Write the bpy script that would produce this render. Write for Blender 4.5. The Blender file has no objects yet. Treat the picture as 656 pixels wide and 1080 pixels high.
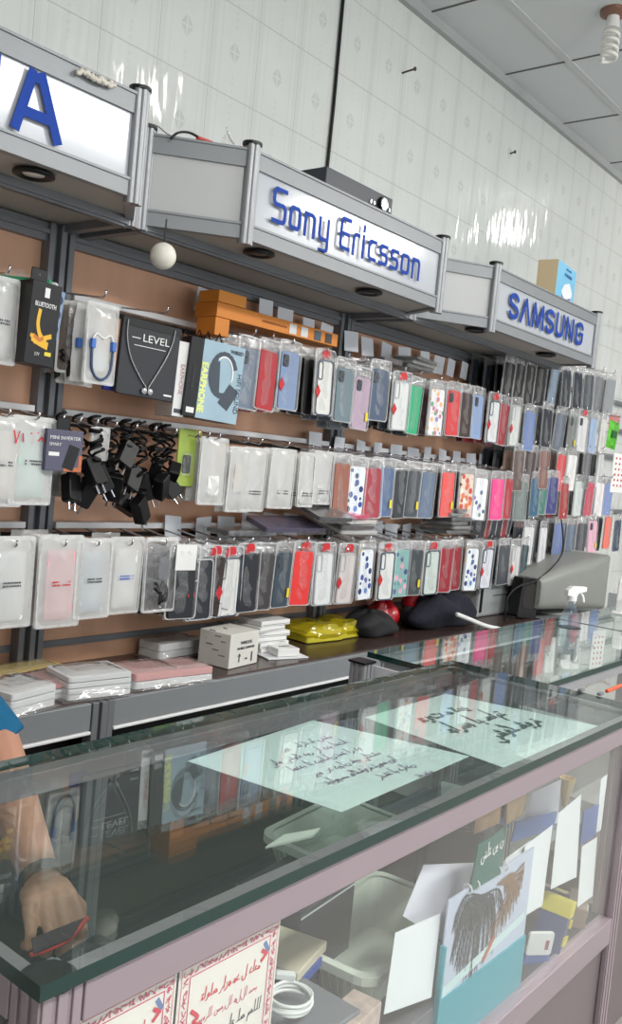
import bpy, bmesh, math, random
from mathutils import Vector, Matrix, Euler
random.seed(7)
S = bpy.context.scene
COL = S.collection
PI = math.pi
FLOOR = .15
# ---------------------------------------------------------------- camera
FPX = 949.7
YAW, PIT, ROL = 0.67862, 0.05942, -0.09687
def cam_rows():
    cy, sy = math.cos(YAW), math.sin(YAW); cp, sp = math.cos(PIT), math.sin(PIT); cr, sr = math.cos(ROL), math.sin(ROL)
    fwd = Vector((cy, sy, 0)); right = Vector((sy, -cy, 0)); up = Vector((0, 0, 1))
    f = fwd*cp - up*sp; u = up*cp + fwd*sp
    return right*cr - u*sr, u*cr + right*sr, f
RT, UP, FW = cam_rows()
EYE = Vector((0, 0, 1.5))
cam = bpy.data.objects.new('camera', bpy.data.cameras.new('camera')); COL.objects.link(cam)
cam.data.sensor_fit = 'VERTICAL'; cam.data.sensor_height = 36; cam.data.lens = 36*FPX/1080; cam.data.clip_start = .02
cam.matrix_world = Matrix(((RT.x, UP.x, -FW.x, EYE.x), (RT.y, UP.y, -FW.y, EYE.y), (RT.z, UP.z, -FW.z, EYE.z), (0, 0, 0, 1)))
S.camera = cam
def ray(u, v): return RT*((u-328)/FPX) - UP*((v-540)/FPX) + FW
def aty(u, v, y): d = ray(u, v); return EYE + d*(y/d.y)          # survey point on the plane y
def atz(u, v, z): d = ray(u, v); return EYE + d*((z-1.5)/d.z)
# ---------------------------------------------------------------- materials
def lin(c): 
    c /= 255; return c/12.92 if c <= .04045 else ((c+.055)/1.055)**2.4
def rgb(r, g, b): return (lin(r), lin(g), lin(b), 1)
MC = {}
def mat(name, c, rough=.5, metal=0, var=.06, scale=14, bump=0, emit=0, trans=0, spec=.5, stretch=(1, 1, 1), coat=0, bscale=None):
    if name in MC: return MC[name]
    m = bpy.data.materials.new(name); m.use_nodes = True; nt = m.node_tree; N = nt.nodes; L = nt.links
    b = N['Principled BSDF']; b.inputs['Roughness'].default_value = rough; b.inputs['Metallic'].default_value = metal
    b.inputs['Specular IOR Level'].default_value = spec; b.inputs['Coat Weight'].default_value = coat
    col = rgb(*c)
    tc = N.new('ShaderNodeTexCoord'); mp = N.new('ShaderNodeMapping'); mp.inputs['Scale'].default_value = stretch
    L.new(tc.outputs['Object'], mp.inputs[0])
    nz = N.new('ShaderNodeTexNoise'); nz.inputs['Scale'].default_value = scale; nz.inputs['Detail'].default_value = 4
    L.new(mp.outputs[0], nz.inputs['Vector'])
    mx = N.new('ShaderNodeMix'); mx.data_type = 'RGBA'
    mx.inputs[6].default_value = tuple(min(1, x*(1-var)) for x in col[:3])+(1,)
    mx.inputs[7].default_value = tuple(min(1, x*(1+var)) for x in col[:3])+(1,)
    L.new(nz.outputs['Fac'], mx.inputs[0]); L.new(mx.outputs[2], b.inputs['Base Color'])
    if bump:
        bp = N.new('ShaderNodeBump'); bp.inputs['Strength'].default_value = bump; bp.inputs['Distance'].default_value = .004
        n2 = N.new('ShaderNodeTexNoise'); n2.inputs['Scale'].default_value = bscale or scale*4; L.new(mp.outputs[0], n2.inputs['Vector'])
        L.new(n2.outputs['Fac'], bp.inputs['Height']); L.new(bp.outputs[0], b.inputs['Normal'])
    if emit: b.inputs['Emission Color'].default_value = col; b.inputs['Emission Strength'].default_value = emit
    MC[name] = m; return m
def clear(name, tint, diff=.05, dcol=(230, 230, 230), rough=.03, bump=0, scale=60, ior=1.5, edge=None):
    """thin clear sheet: transparent + fresnel gloss + a little haze"""
    if name in MC: return MC[name]
    m = bpy.data.materials.new(name); m.use_nodes = True; nt = m.node_tree; N = nt.nodes; L = nt.links; N.clear()
    out = N.new('ShaderNodeOutputMaterial'); tr = N.new('ShaderNodeBsdfTransparent'); tr.inputs[0].default_value = tint+(1,)
    gl = N.new('ShaderNodeBsdfGlossy'); gl.inputs['Roughness'].default_value = rough; gl.inputs[0].default_value = (1, 1, 1, 1)
    df = N.new('ShaderNodeBsdfDiffuse'); df.inputs[0].default_value = rgb(*dcol)
    geo = N.new('ShaderNodeNewGeometry'); mr = N.new('ShaderNodeMapRange'); mr.inputs[3].default_value = ior; mr.inputs[4].default_value = 1/ior
    L.new(geo.outputs['Backfacing'], mr.inputs[0])
    fr = N.new('ShaderNodeFresnel'); L.new(mr.outputs[0], fr.inputs[0])
    m1 = N.new('ShaderNodeMixShader'); m1.inputs[0].default_value = diff; L.new(tr.outputs[0], m1.inputs[1]); L.new(df.outputs[0], m1.inputs[2])
    m2 = N.new('ShaderNodeMixShader'); L.new(fr.outputs[0], m2.inputs[0]); L.new(m1.outputs[0], m2.inputs[1]); L.new(gl.outputs[0], m2.inputs[2])
    tc = N.new('ShaderNodeTexCoord'); nz = N.new('ShaderNodeTexNoise'); nz.inputs['Scale'].default_value = scale; L.new(tc.outputs['Object'], nz.inputs['Vector'])
    if bump:
        bp = N.new('ShaderNodeBump'); bp.inputs['Strength'].default_value = bump; bp.inputs['Distance'].default_value = .004
        L.new(nz.outputs['Fac'], bp.inputs['Height']); L.new(bp.outputs[0], gl.inputs['Normal']); L.new(bp.outputs[0], fr.inputs['Normal'])
    else:
        hz = N.new('ShaderNodeMapRange'); hz.inputs[3].default_value = diff*.6; hz.inputs[4].default_value = diff*1.4; L.new(nz.outputs['Fac'], hz.inputs[0]); L.new(hz.outputs[0], m1.inputs[0])
    L.new(m2.outputs[0], out.inputs[0]); MC[name] = m; return m
def spotted(name, base, spots, scale=45, th=.32):
    """printed pattern of round blossoms on a phone case"""
    if name in MC: return MC[name]
    m = mat(name, base, .3); nt = m.node_tree; N = nt.nodes; L = nt.links; b = N['Principled BSDF']
    tc = N.new('ShaderNodeTexCoord'); vo = N.new('ShaderNodeTexVoronoi'); vo.inputs['Scale'].default_value = scale; L.new(tc.outputs['Object'], vo.inputs['Vector'])
    cr = N.new('ShaderNodeValToRGB'); cr.color_ramp.interpolation = 'CONSTANT'
    sp = N.new('ShaderNodeSeparateColor'); L.new(vo.outputs['Color'], sp.inputs[0]); L.new(sp.outputs[0], cr.inputs[0])
    el = cr.color_ramp.elements; n = len(spots); el[0].position = 0; el[0].color = rgb(*spots[0]); el[1].position = 1/n; el[1].color = rgb(*spots[1 % n])
    for i in range(2, n): e = el.new(i/n); e.color = rgb(*spots[i])
    lt = N.new('ShaderNodeMath'); lt.operation = 'LESS_THAN'; lt.inputs[1].default_value = th; L.new(vo.outputs['Distance'], lt.inputs[0])
    mx = N.new('ShaderNodeMix'); mx.data_type = 'RGBA'; mx.inputs[6].default_value = rgb(*base); L.new(lt.outputs[0], mx.inputs[0]); L.new(cr.outputs[0], mx.inputs[7]); L.new(mx.outputs[2], b.inputs['Base Color'])
    return m
# ---------------------------------------------------------------- mesh builder
class MB:
    def __init__(s): s.v = []; s.f = []
    def add(s, vs, fs):
        o = len(s.v); s.v += [Vector(p) for p in vs]; s.f += [tuple(i+o for i in f) for f in fs]; return s
    def box(s, x0, x1, y0, y1, z0, z1, M=None):
        vs = [Vector((x, y, z)) for x in (x0, x1) for y in (y0, y1) for z in (z0, z1)]
        if M: vs = [M @ p for p in vs]
        return s.add(vs, [(0, 1, 3, 2), (4, 6, 7, 5), (0, 4, 5, 1), (2, 3, 7, 6), (0, 2, 6, 4), (1, 5, 7, 3)])
    def bar(s, a, b, w, h, up=Vector((0, 0, 1))):
        a = Vector(a); b = Vector(b); d = (b-a); L = d.length; d.normalize(); x = d.cross(up)
        if x.length < 1e-4: x = Vector((1, 0, 0))
        x.normalize(); z = x.cross(d)
        M = Matrix((( x.x, d.x, z.x, a.x), (x.y, d.y, z.y, a.y), (x.z, d.z, z.z, a.z), (0, 0, 0, 1)))
        return s.box(-w/2, w/2, 0, L, -h/2, h/2, M)
    def tube(s, pts, r, n=8, caps=True):
        pts = [Vector(p) for p in pts]; rings = []; N = len(pts); pr = None
        for i, p in enumerate(pts):
            d = (pts[min(i+1, N-1)]-pts[max(i-1, 0)]).normalized()
            if pr is None:
                pr = d.cross(Vector((0, 0, 1)));
                if pr.length < .1: pr = d.cross(Vector((1, 0, 0)))
            pr = (pr - d*pr.dot(d)).normalized(); q = d.cross(pr); rr = r[i] if isinstance(r, (list, tuple)) else r
            rings.append([p + (pr*math.cos(2*PI*k/n)+q*math.sin(2*PI*k/n))*rr for k in range(n)])
        vs = [q for g in rings for q in g]; fs = [(i*n+k, i*n+(k+1) % n, (i+1)*n+(k+1) % n, (i+1)*n+k) for i in range(N-1) for k in range(n)]
        if caps: fs += [tuple(range(n))[::-1], tuple((N-1)*n+k for k in range(n))]
        return s.add(vs, fs)
    def loft(s, rings, caps=True):
        n = len(rings[0]); N = len(rings); vs = [q for g in rings for q in g]
        fs = [(i*n+k, i*n+(k+1) % n, (i+1)*n+(k+1) % n, (i+1)*n+k) for i in range(N-1) for k in range(n)]
        if caps: fs += [tuple(range(n))[::-1], tuple((N-1)*n+k for k in range(n))]
        return s.add(vs, fs)
    def lathe(s, prof, c=(0, 0, 0), n=20):
        c = Vector(c); return s.loft([[c+Vector((r*math.cos(2*PI*k/n), r*math.sin(2*PI*k/n), z)) for k in range(n)] for r, z in prof])
    def prism(s, poly, y0, y1):      # polygon in xz
        return s.loft([[Vector((x, y0, z)) for x, z in poly], [Vector((x, y1, z)) for x, z in poly]])
    def slab(s, poly, t):            # world polygon thickened along its normal
        poly = [Vector(p) for p in poly]; n = (poly[1]-poly[0]).cross(poly[2]-poly[0]).normalized()*t
        return s.loft([poly, [p+n for p in poly]])
    def ribbon(s, pts, w, M=None, t=.0):  # flat stroke in local xy plane, z up
        for a, b in zip(pts, pts[1:]):
            s.k = getattr(s, 'k', 0)+1; e = (s.k % 40)*1.2e-5
            a = Vector((a[0], a[1], e)); b = Vector((b[0], b[1], e)); d = b-a
            if d.length < 1e-7: continue
            d.normalize(); q = Vector((-d.y, d.x, 0))*w/2; a2 = a-d*w*.42; b2 = b+d*w*.42
            vs = [a2+q, a2-q, b2-q, b2+q]
            if t: vs += [p+Vector((0, 0, t)) for p in vs]
            if M: vs = [M @ p for p in vs]
            s.add(vs, [(0, 1, 2, 3)] if not t else [(3, 2, 1, 0), (4, 5, 6, 7), (0, 1, 5, 4), (1, 2, 6, 5), (2, 3, 7, 6), (3, 0, 4, 7)])
        return s
    def mesh(s, name, m, smooth=False):
        me = bpy.data.meshes.new(name); me.from_pydata([tuple(v) for v in s.v], [], s.f); me.materials.append(m)
        bm = bmesh.new(); bm.from_mesh(me); bmesh.ops.recalc_face_normals(bm, faces=bm.faces); bm.to_mesh(me); bm.free()
        if smooth:
            for p in me.polygons: p.use_smooth = True
        return me
    def build(s, name, m, parent=None, smooth=False, bevel=0, auto=False, loc=None, rot=None):
        o = bpy.data.objects.new(name, s.mesh(name, m, smooth or auto)); COL.objects.link(o)
        if parent: o.parent = parent
        if loc is not None: o.location = loc
        if rot is not None: o.rotation_euler = rot
        if bevel: md = o.modifiers.new('bevel', 'BEVEL'); md.width = bevel; md.segments = 2; md.limit_method = 'ANGLE'; md.angle_limit = .6
        if auto: md = o.modifiers.new('edges', 'EDGE_SPLIT'); md.split_angle = .6
        return o
def rrect(w, h, r, cx=0, cz=0, n=4):
    out = []
    for sx, sz, a0 in ((1, 1, 0), (-1, 1, PI/2), (-1, -1, PI), (1, -1, 1.5*PI)):
        for k in range(n+1):
            a = a0+k*PI/2/n; out.append((cx+sx*(w/2-r)+r*math.cos(a), cz+sz*(h/2-r)+r*math.sin(a)))
    return out
def puff(w, h, t, r, cx=0, cz=0, b=.0015):     # rounded plate with softened rim, in xz, thickness along y
    m = MB(); P = lambda k, y: [Vector((x, y, z)) for x, z in rrect(w-2*k, h-2*k, max(r-k, .0005), cx, cz)]
    return m.loft([P(b, -t/2), P(0, -t/2+b), P(0, t/2-b), P(b, t/2)])
def empty(name, loc=(0, 0, 0), rot=(0, 0, 0)):
    o = bpy.data.objects.new(name, None); COL.objects.link(o); o.location = loc; o.rotation_euler = rot; o.empty_display_size = .05; return o
def tag(o, label, cat, group=None, kind=None):
    o['label'] = label; o['category'] = cat
    if group: o['group'] = group
    if kind: o['kind'] = kind
    return o
def struct(o): o['kind'] = 'structure'; return o
def text(body, size, m, name, parent=None, M=None, sx=1, off=0, align='CENTER', ext=.0004):
    cu = bpy.data.curves.new('t', 'FONT'); cu.body = body; cu.size = size; cu.offset = off; cu.align_x = align; cu.align_y = 'CENTER'; cu.extrude = ext; cu.resolution_u = 3
    o = bpy.data.objects.new('t', cu); COL.objects.link(o); bpy.context.view_layer.update()
    me = bpy.data.meshes.new_from_object(o.evaluated_get(bpy.context.evaluated_depsgraph_get())); bpy.data.objects.remove(o)
    for v in me.vertices:
        v.co.x *= sx
        if M: v.co = M @ v.co
    me.materials.clear(); me.materials.append(m); me.name = name
    r = bpy.data.objects.new(name, me); COL.objects.link(r); r.parent = parent; return r
def frame(o, x, y):      # matrix with given x axis and y axis
    x = Vector(x).normalized(); z = x.cross(Vector(y)).normalized(); y = z.cross(x); o = Vector(o)
    return Matrix(((x.x, y.x, z.x, o.x), (x.y, y.y, z.y, o.y), (x.z, y.z, z.z, o.z), (0, 0, 0, 1)))
FRONT = lambda x, y, z: frame((x, y, z), (1, 0, 0), (0, 0, 1))    # lettering that faces the shop

alu = mat('aluminium', (150, 152, 155), .38, .35, .04, 30, stretch=(1, 1, 1))
alud = mat('dark_aluminium', (112, 114, 118), .42, .15, .04)
aluw = mat('white_aluminium', (226, 226, 226), .35, 0, .04)
alup = mat('pinkish_aluminium', (148, 135, 141), .35, .25, .03)
trimgrey = mat('grey_profile', (132, 135, 138), .4, .15, .05)
black = mat('black_plastic', (13, 13, 15), .4, 0, .1, spec=.35)
dark = mat('dark_gap', (30, 26, 24), .7)
white = mat('white_plastic', (226, 226, 224), .35)
paper = mat('paper', (222, 224, 226), .75, 0, .03)
tagpaper = mat('price_tag_paper', (222, 225, 230), .7, 0, .05)
signwhite = mat('sign_acrylic', (176, 180, 186), .15, 0, .02, 4)
sidegrey = mat('sign_side_acrylic', (182, 183, 182), .25, 0, .03, 4)
blue = mat('sign_blue', (22, 62, 150), .6, spec=.2)
chrome = mat('chrome', (200, 200, 205), .15, .9)
red = mat('red_card', (190, 30, 38), .4)
yellow = mat('yellow_tag', (225, 205, 50), .5)
clearbag = clear('clear_bag', (.97, .97, .97), .07, rough=.12, bump=.9, scale=38)
glass_in = clear('pane_glass', (.96, .98, .975), .012, rough=.01, scale=6)
topglass = clear('counter_glass', (.91, .965, .95), .035, (170, 190, 185), rough=.006, scale=5)
glassedge = mat('glass_edge', (9, 46, 42), .12, 0, .15, 30, spec=.6)
# ================================================================ the room
def tile_mat():
    m = bpy.data.materials.new('wall_tiles'); m.use_nodes = True; N = m.node_tree.nodes; L = m.node_tree.links; b = N['Principled BSDF']
    tc = N.new('ShaderNodeTexCoord'); sp = N.new('ShaderNodeSeparateXYZ'); L.new(tc.outputs['Object'], sp.inputs[0])
    def mth(op, a, bb=None, c=None):
        n = N.new('ShaderNodeMath'); n.operation = op
        for i, x in enumerate((a, bb, c)):
            if x is None: continue
            if isinstance(x, (int, float)): n.inputs[i].default_value = x
            else: L.new(x, n.inputs[i])
        return n.outputs[0]
    W, H = .1768, .24
    U = mth('DIVIDE', mth('SUBTRACT', sp.outputs[0], 1.15), W); V = mth('DIVIDE', mth('SUBTRACT', sp.outputs[2], 2.224), H)
    fu = mth('FRACT', mth('ADD', U, 40)); fv = mth('FRACT', mth('ADD', V, 40))
    cu = mth('MULTIPLY', mth('SUBTRACT', fu, .5), W); cv = mth('MULTIPLY', mth('SUBTRACT', fv, .5), H)
    au, av = mth('ABSOLUTE', cu), mth('ABSOLUTE', cv)
    gr = mth('MAXIMUM', mth('GREATER_THAN', au, W/2-.0011), mth('GREATER_THAN', av, H/2-.0013))
    # four-petal blossom in the middle of the tile, turned by 45 degrees
    dd = mth('ADD', mth('MULTIPLY', au, 1.3), av)
    petal = mth('LESS_THAN', mth('ABSOLUTE', mth('SUBTRACT', dd, .018)), .012)
    cross = mth('MINIMUM', au, av); ring = mth('GREATER_THAN', cross, .0022); blos = mth('MULTIPLY', petal, ring)
    # soft vertical bands
    def band(c, w): return mth('LESS_THAN', mth('ABSOLUTE', mth('SUBTRACT', fu, c)), w)
    st = mth('ADD', band(.06, .045), mth('ADD', band(.94, .03), mth('ADD', band(.2, .012), band(.82, .012))))
    wv = mth('SINE', mth('MULTIPLY', sp.outputs[2], 330)); dots = mth('MULTIPLY', band(.5, .02), mth('MULTIPLY', mth('GREATER_THAN', wv, .2), mth('GREATER_THAN', av, .06)))
    nz = N.new('ShaderNodeTexNoise'); nz.inputs['Scale'].default_value = 9; L.new(tc.outputs['Object'], nz.inputs['Vector'])
    k = mth('ADD', mth('MULTIPLY', blos, .2), mth('ADD', mth('MULTIPLY', st, .07), mth('MULTIPLY', dots, .09)))
    k = mth('ADD', k, mth('MULTIPLY', nz.outputs['Fac'], .12))
    mx = N.new('ShaderNodeMix'); mx.data_type = 'RGBA'; mx.inputs[6].default_value = rgb(212, 215, 212); mx.inputs[7].default_value = rgb(120, 120, 112); L.new(k, mx.inputs[0])
    m2 = N.new('ShaderNodeMix'); m2.data_type = 'RGBA'; L.new(gr, m2.inputs[0]); L.new(mx.outputs[2], m2.inputs[6]); m2.inputs[7].default_value = rgb(182, 182, 176); L.new(m2.outputs[2], b.inputs['Base Color'])
    b.inputs['Roughness'].default_value = .07
    mp = N.new('ShaderNodeMapping'); mp.inputs['Scale'].default_value = (26, 26, 5); L.new(tc.outputs['Object'], mp.inputs[0])
    n2 = N.new('ShaderNodeTexNoise'); n2.inputs['Scale'].default_value = 1; n2.inputs['Detail'].default_value = 1; L.new(mp.outputs[0], n2.inputs['Vector'])
    hh = mth('SUBTRACT', mth('MULTIPLY', n2.outputs['Fac'], 1), mth('MULTIPLY', gr, .6))
    bp = N.new('ShaderNodeBump'); bp.inputs['Strength'].default_value = .55; bp.inputs['Distance'].default_value = .006; L.new(hh, bp.inputs['Height']); L.new(bp.outputs[0], b.inputs['Normal'])
    return m
tiles = tile_mat()
struct(MB().box(-2.5, 8, 1.85, 1.95, 0, 3.2).build('wall_back', tiles))
struct(MB().box(-2.6, -2.5, -4, 1.95, 0, 3.2).build('wall_left', mat('plaster', (205, 205, 200), .8)))
struct(MB().box(8, 8.1, -4, 1.95, 0, 3.2).build('wall_right', MC['plaster']))
w = MB(); w.box(-2.5, 8, -4.1, -4, 0, .25); w.box(-2.5, 8, -4.1, -4, 2.75, 3.2)
for x in (-2.5, .8, 4.2, 7.7): w.box(x, x+.3, -4.1, -4, .25, 2.75)
struct(w.build('wall_front', MC['plaster']))
struct(MB().box(-2.6, 8.1, -4.1, 1.95, FLOOR-.1, FLOOR).build('floor', mat('floor_tiles', (158, 153, 148), .35, 0, .05, 3)))
ceilm = mat('ceiling_panels', (204, 208, 210), .75, 0, .03, 3)
struct(MB().box(-2.6, 8.1, -4.1, 1.95, 3.08, 3.2).build('ceiling', ceilm))
gl = mat('ceiling_grid', (192, 195, 196), .5)
t = MB()
for k in range(0, 10): t.box(-2.5, 8, 1.565-.555*k-.012, 1.565-.555*k+.012, 3.074, 3.082)
struct(t.build('trim_1', gl))
t = MB()
for k in range(-9, 10): t.box(2.665+.555*k-.0035, 2.665+.555*k+.0035, -4, 1.85, 3.077, 3.081)
struct(t.build('trim_2', mat('ceiling_joint', (95, 95, 95), .8)))
struct(MB().box(-2.5, 8, 1.828, 1.85, 3.045, 3.08).build('trim_3', mat('ceiling_angle', (165, 168, 168), .5)))
# ---------------------------------------------------------------- lamps under the ceiling
def bulb(x, y, label, lit):
    r = empty('spiral_bulb', (x, y, 3.08)); tag(r, label, 'light bulb', None if not lit else 'lit spiral bulbs out of view')
    MB().lathe([(.001, 0), (.045, 0), (.045, -.012), (.03, -.02), (.001, -.02)], n=24).build('rose', mat('brown_rose', (120, 85, 70), .5), r, auto=True)
    MB().lathe([(.001, -.02), (.02, -.02), (.023, -.05), (.026, -.06), (.001, -.06)], n=20).build('lamp_base', white, r, auto=True)
    m = mat('spiral_tube_lit', (255, 250, 240), .3, emit=28) if lit else mat('spiral_tube', (222, 222, 216), .3)
    pts = [(.024*math.cos(a*PI/8), .024*math.sin(a*PI/8), -.062-a*.0115/8*1.0) for a in range(0, 72)]
    MB().tube(pts, .0065, 8).build('spiral_tube', m, r, smooth=True)
bulb(2.945, 1.29, 'unlit white spiral light bulb on a round brown base on the ceiling', False)
for x, y in ((4.75, 1.14), (3.5, .0), (2.45, .62), (1.2, -1.2), (4.8, -1.6)):
    bulb(x, y, 'lit white spiral light bulb on the ceiling outside the picture', True)
for x, y in ((4.75, 1.14), (3.5, 0), (2.45, .62), (1.2, -1.2), (4.8, -1.6)):
    l = bpy.data.lights.new('bulb_light', 'POINT'); l.energy = 5; l.shadow_soft_size = .05; l.color = (1, .97, .92)
    o = bpy.data.objects.new('bulb_light', l); COL.objects.link(o); o.location = (x, y, 2.9)
def area(x, y, z, sx, sy, e, rot, col):  # used for the shopfront daylight and for the added overhead fill
    l = bpy.data.lights.new('daylight_and_fill', 'AREA'); l.shape = 'RECTANGLE'; l.size = sx; l.size_y = sy; l.energy = e; l.color = col
    o = bpy.data.objects.new('daylight_and_fill', l); COL.objects.link(o); o.location = (x, y, z); o.rotation_euler = rot
area(2.6, -3.9, 1.55, 9, 2.4, 96, (PI/2, 0, 0), (.93, .97, 1.0))
W = bpy.data.worlds.new('world'); S.world = W; W.use_nodes = True
W.node_tree.nodes['Background'].inputs[0].default_value = (.85, .93, 1, 1); W.node_tree.nodes['Background'].inputs[1].default_value = .7
for k, x in enumerate((.4, 2.6, 4.8)):  # fill panels added overhead to brighten the horizontal surfaces
    r = empty('added_fill_panel', (x, -.9, 3.08)); tag(r, 'flat white fill light panel added under the ceiling outside the picture', 'fill light', 'added fill light panels')
    MB().box(-.6, .6, -.15, .15, -.05, -.001).build('housing', white, r, bevel=.004); MB().box(-.58, .58, -.13, .13, -.054, -.049).build('diffuser', mat('fill_diffuser', (255, 252, 246), .5, emit=6), r)
    area(x, -.9, 3.02, 1.16, .26, 60, (0, 0, 0), (1, .98, .95))
# ================================================================ display units on the wall
wood = mat('beech_laminate', (202, 156, 126), .5, 0, .1, 3, stretch=(9, 9, 1.2))
EDGE = [.14, 1.215, 2.29, 3.405]
ZR = (1.815, 1.54, 1.277)
YP = 1.80
def upright(x, z0, z1, parent, y=1.775):
    m = MB(); m.box(x-.034, x+.034, y+.006, YP+.02, z0, z1)
    for dx in (-.026, 0, .026): m.box(x+dx-.0075, x+dx+.0075, y-.012 if dx == 0 else y-.006, y+.01, z0, z1)
    return m.build('upright', alud, parent, bevel=.0015)
HOOKX = {}
def hook_mb(x, z, y0=1.785, y1=1.60):
    return MB().tube([(x, y0, z+.004), (x, y1+.012, z-.016), (x, y1+.003, z-.012), (x, y1, z+.0)], .0024, 6)
desc_unit = ['wall display bay behind the gadget pouches at the left edge of the photo', 'wall display bay with chargers and headphones under the middle sign', 'wall display bay of phone cases between middle and right signs']
units = []
for i in range(3):
    x0, x1 = EDGE[i], EDGE[i+1]
    r = empty('wall_display_unit', ((x0+x1)/2, YP, 0)); r2 = r; r.matrix_world = Matrix.Translation(r.location)
    tag(r, desc_unit[i], 'display unit', 'wall display units'); units.append(r)
    hold = []
    P = lambda o: hold.append(o)
    P(MB().box(x0+.034, x1-.034, YP, YP+.018, FLOOR, 1.965).build('back_panel', wood))
    P(upright(x0, FLOOR, 1.965, None))
    for z in ZR:
        zz = z+(.010 if z < 1.7 else 0); m = MB(); m.box(x0+.04, x1-.04, YP-.034, YP, zz-.007, zz+.008); P(m.build('hook_rail', aluw, bevel=.002))
        P(MB().box(x0+.04, x1-.04, YP-.004, YP+.001, z-.02, z-.009).build('slot', dark))
    for z in (1.0,): P(MB().box(x0+.034, x1-.034, YP-.005, YP, z-.01, z+.006).build('slot_trim', alud))
    m = MB(); m.box(x0+.03, x1-.03, YP-.02, YP, 1.925, 1.965); m.box(x0+.03, x1-.03, YP-.028, YP, 1.94, 1.95); P(m.build('top_rail', alud))
    for o in hold: o.parent = r; o.matrix_parent_inverse = r.matrix_world.inverted()
def unit_child(o, k):
    o.parent = units[k]; o.matrix_parent_inverse = units[k].matrix_world.inverted(); return o
unit_child(upright(EDGE[3], FLOOR, 1.965, None), 2)
# far rails carried on the tiles
far = empty('wall_hook_rack', (4.2, 1.84, 0)); tag(far, 'row of wall hook rails beyond the last beech panel at right', 'display rack'); far.matrix_world = Matrix.Translation(far.location)
FAR = []
for z in (1.955, 1.81, 1.66, 1.53, 1.37):
    o = MB().box(3.46, 5.3, 1.825, 1.849, z-.01, z+.01).build('hook_rail', alud); FAR.append(o)
FAR.append(MB().box(3.46, 3.48, 1.80, 1.849, 1.0, 2.0).build('post', alud))
FAR.append(MB().box(5.28, 5.30, 1.80, 1.849, 1.0, 2.0).build('post', alud))
for o in FAR: o.parent = far; o.matrix_parent_inverse = far.matrix_world.inverted()
# ---------------------------------------------------------------- base cabinet with its ledge
worktop = mat('dark_laminate', (64, 50, 46), .25, 0, .1, 8)
cab_desc = ['low base cabinet with grey front rail left of the ledge joint', 'low base cabinet carrying the small white carton', 'low base cabinet ending behind the silver counter post']
for i in range(3):
    x0, x1 = EDGE[i], EDGE[i+1]
    r = empty('base_cabinet', ((x0+x1)/2, 1.65, 0)); tag(r, cab_desc[i], 'cabinet', 'base cabinets under the wall display'); c = Vector(r.location)
    def B(name, m, x_0, x_1, y0, y1, z0, z1): return MB().box(x_0-c.x, x_1-c.x, y0-c.y, y1-c.y, z0, z1).build(name, m, r, bevel=.002)
    B('worktop', worktop, x0, x1, 1.505, 1.795, .935, .948); B('front_rail', trimgrey, x0+.03, x1-.03, 1.493, 1.515, .886, .944)
    B('rail_lip', aluw, x0+.03, x1-.03, 1.488, 1.5, .878, .885)
    B('carcass', dark, x0+.03, x1-.03, 1.56, 1.79, FLOOR+.001, .87)
    m = MB()
    for dx in (-.02, 0, .02): m.box(x0+dx-.008-c.x, x0+dx+.008-c.x, 1.485-c.y if dx == 0 else 1.49-c.y, 1.52-c.y, FLOOR, .945)
    m.build('corner_post', alud, r, bevel=.0015)
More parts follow.
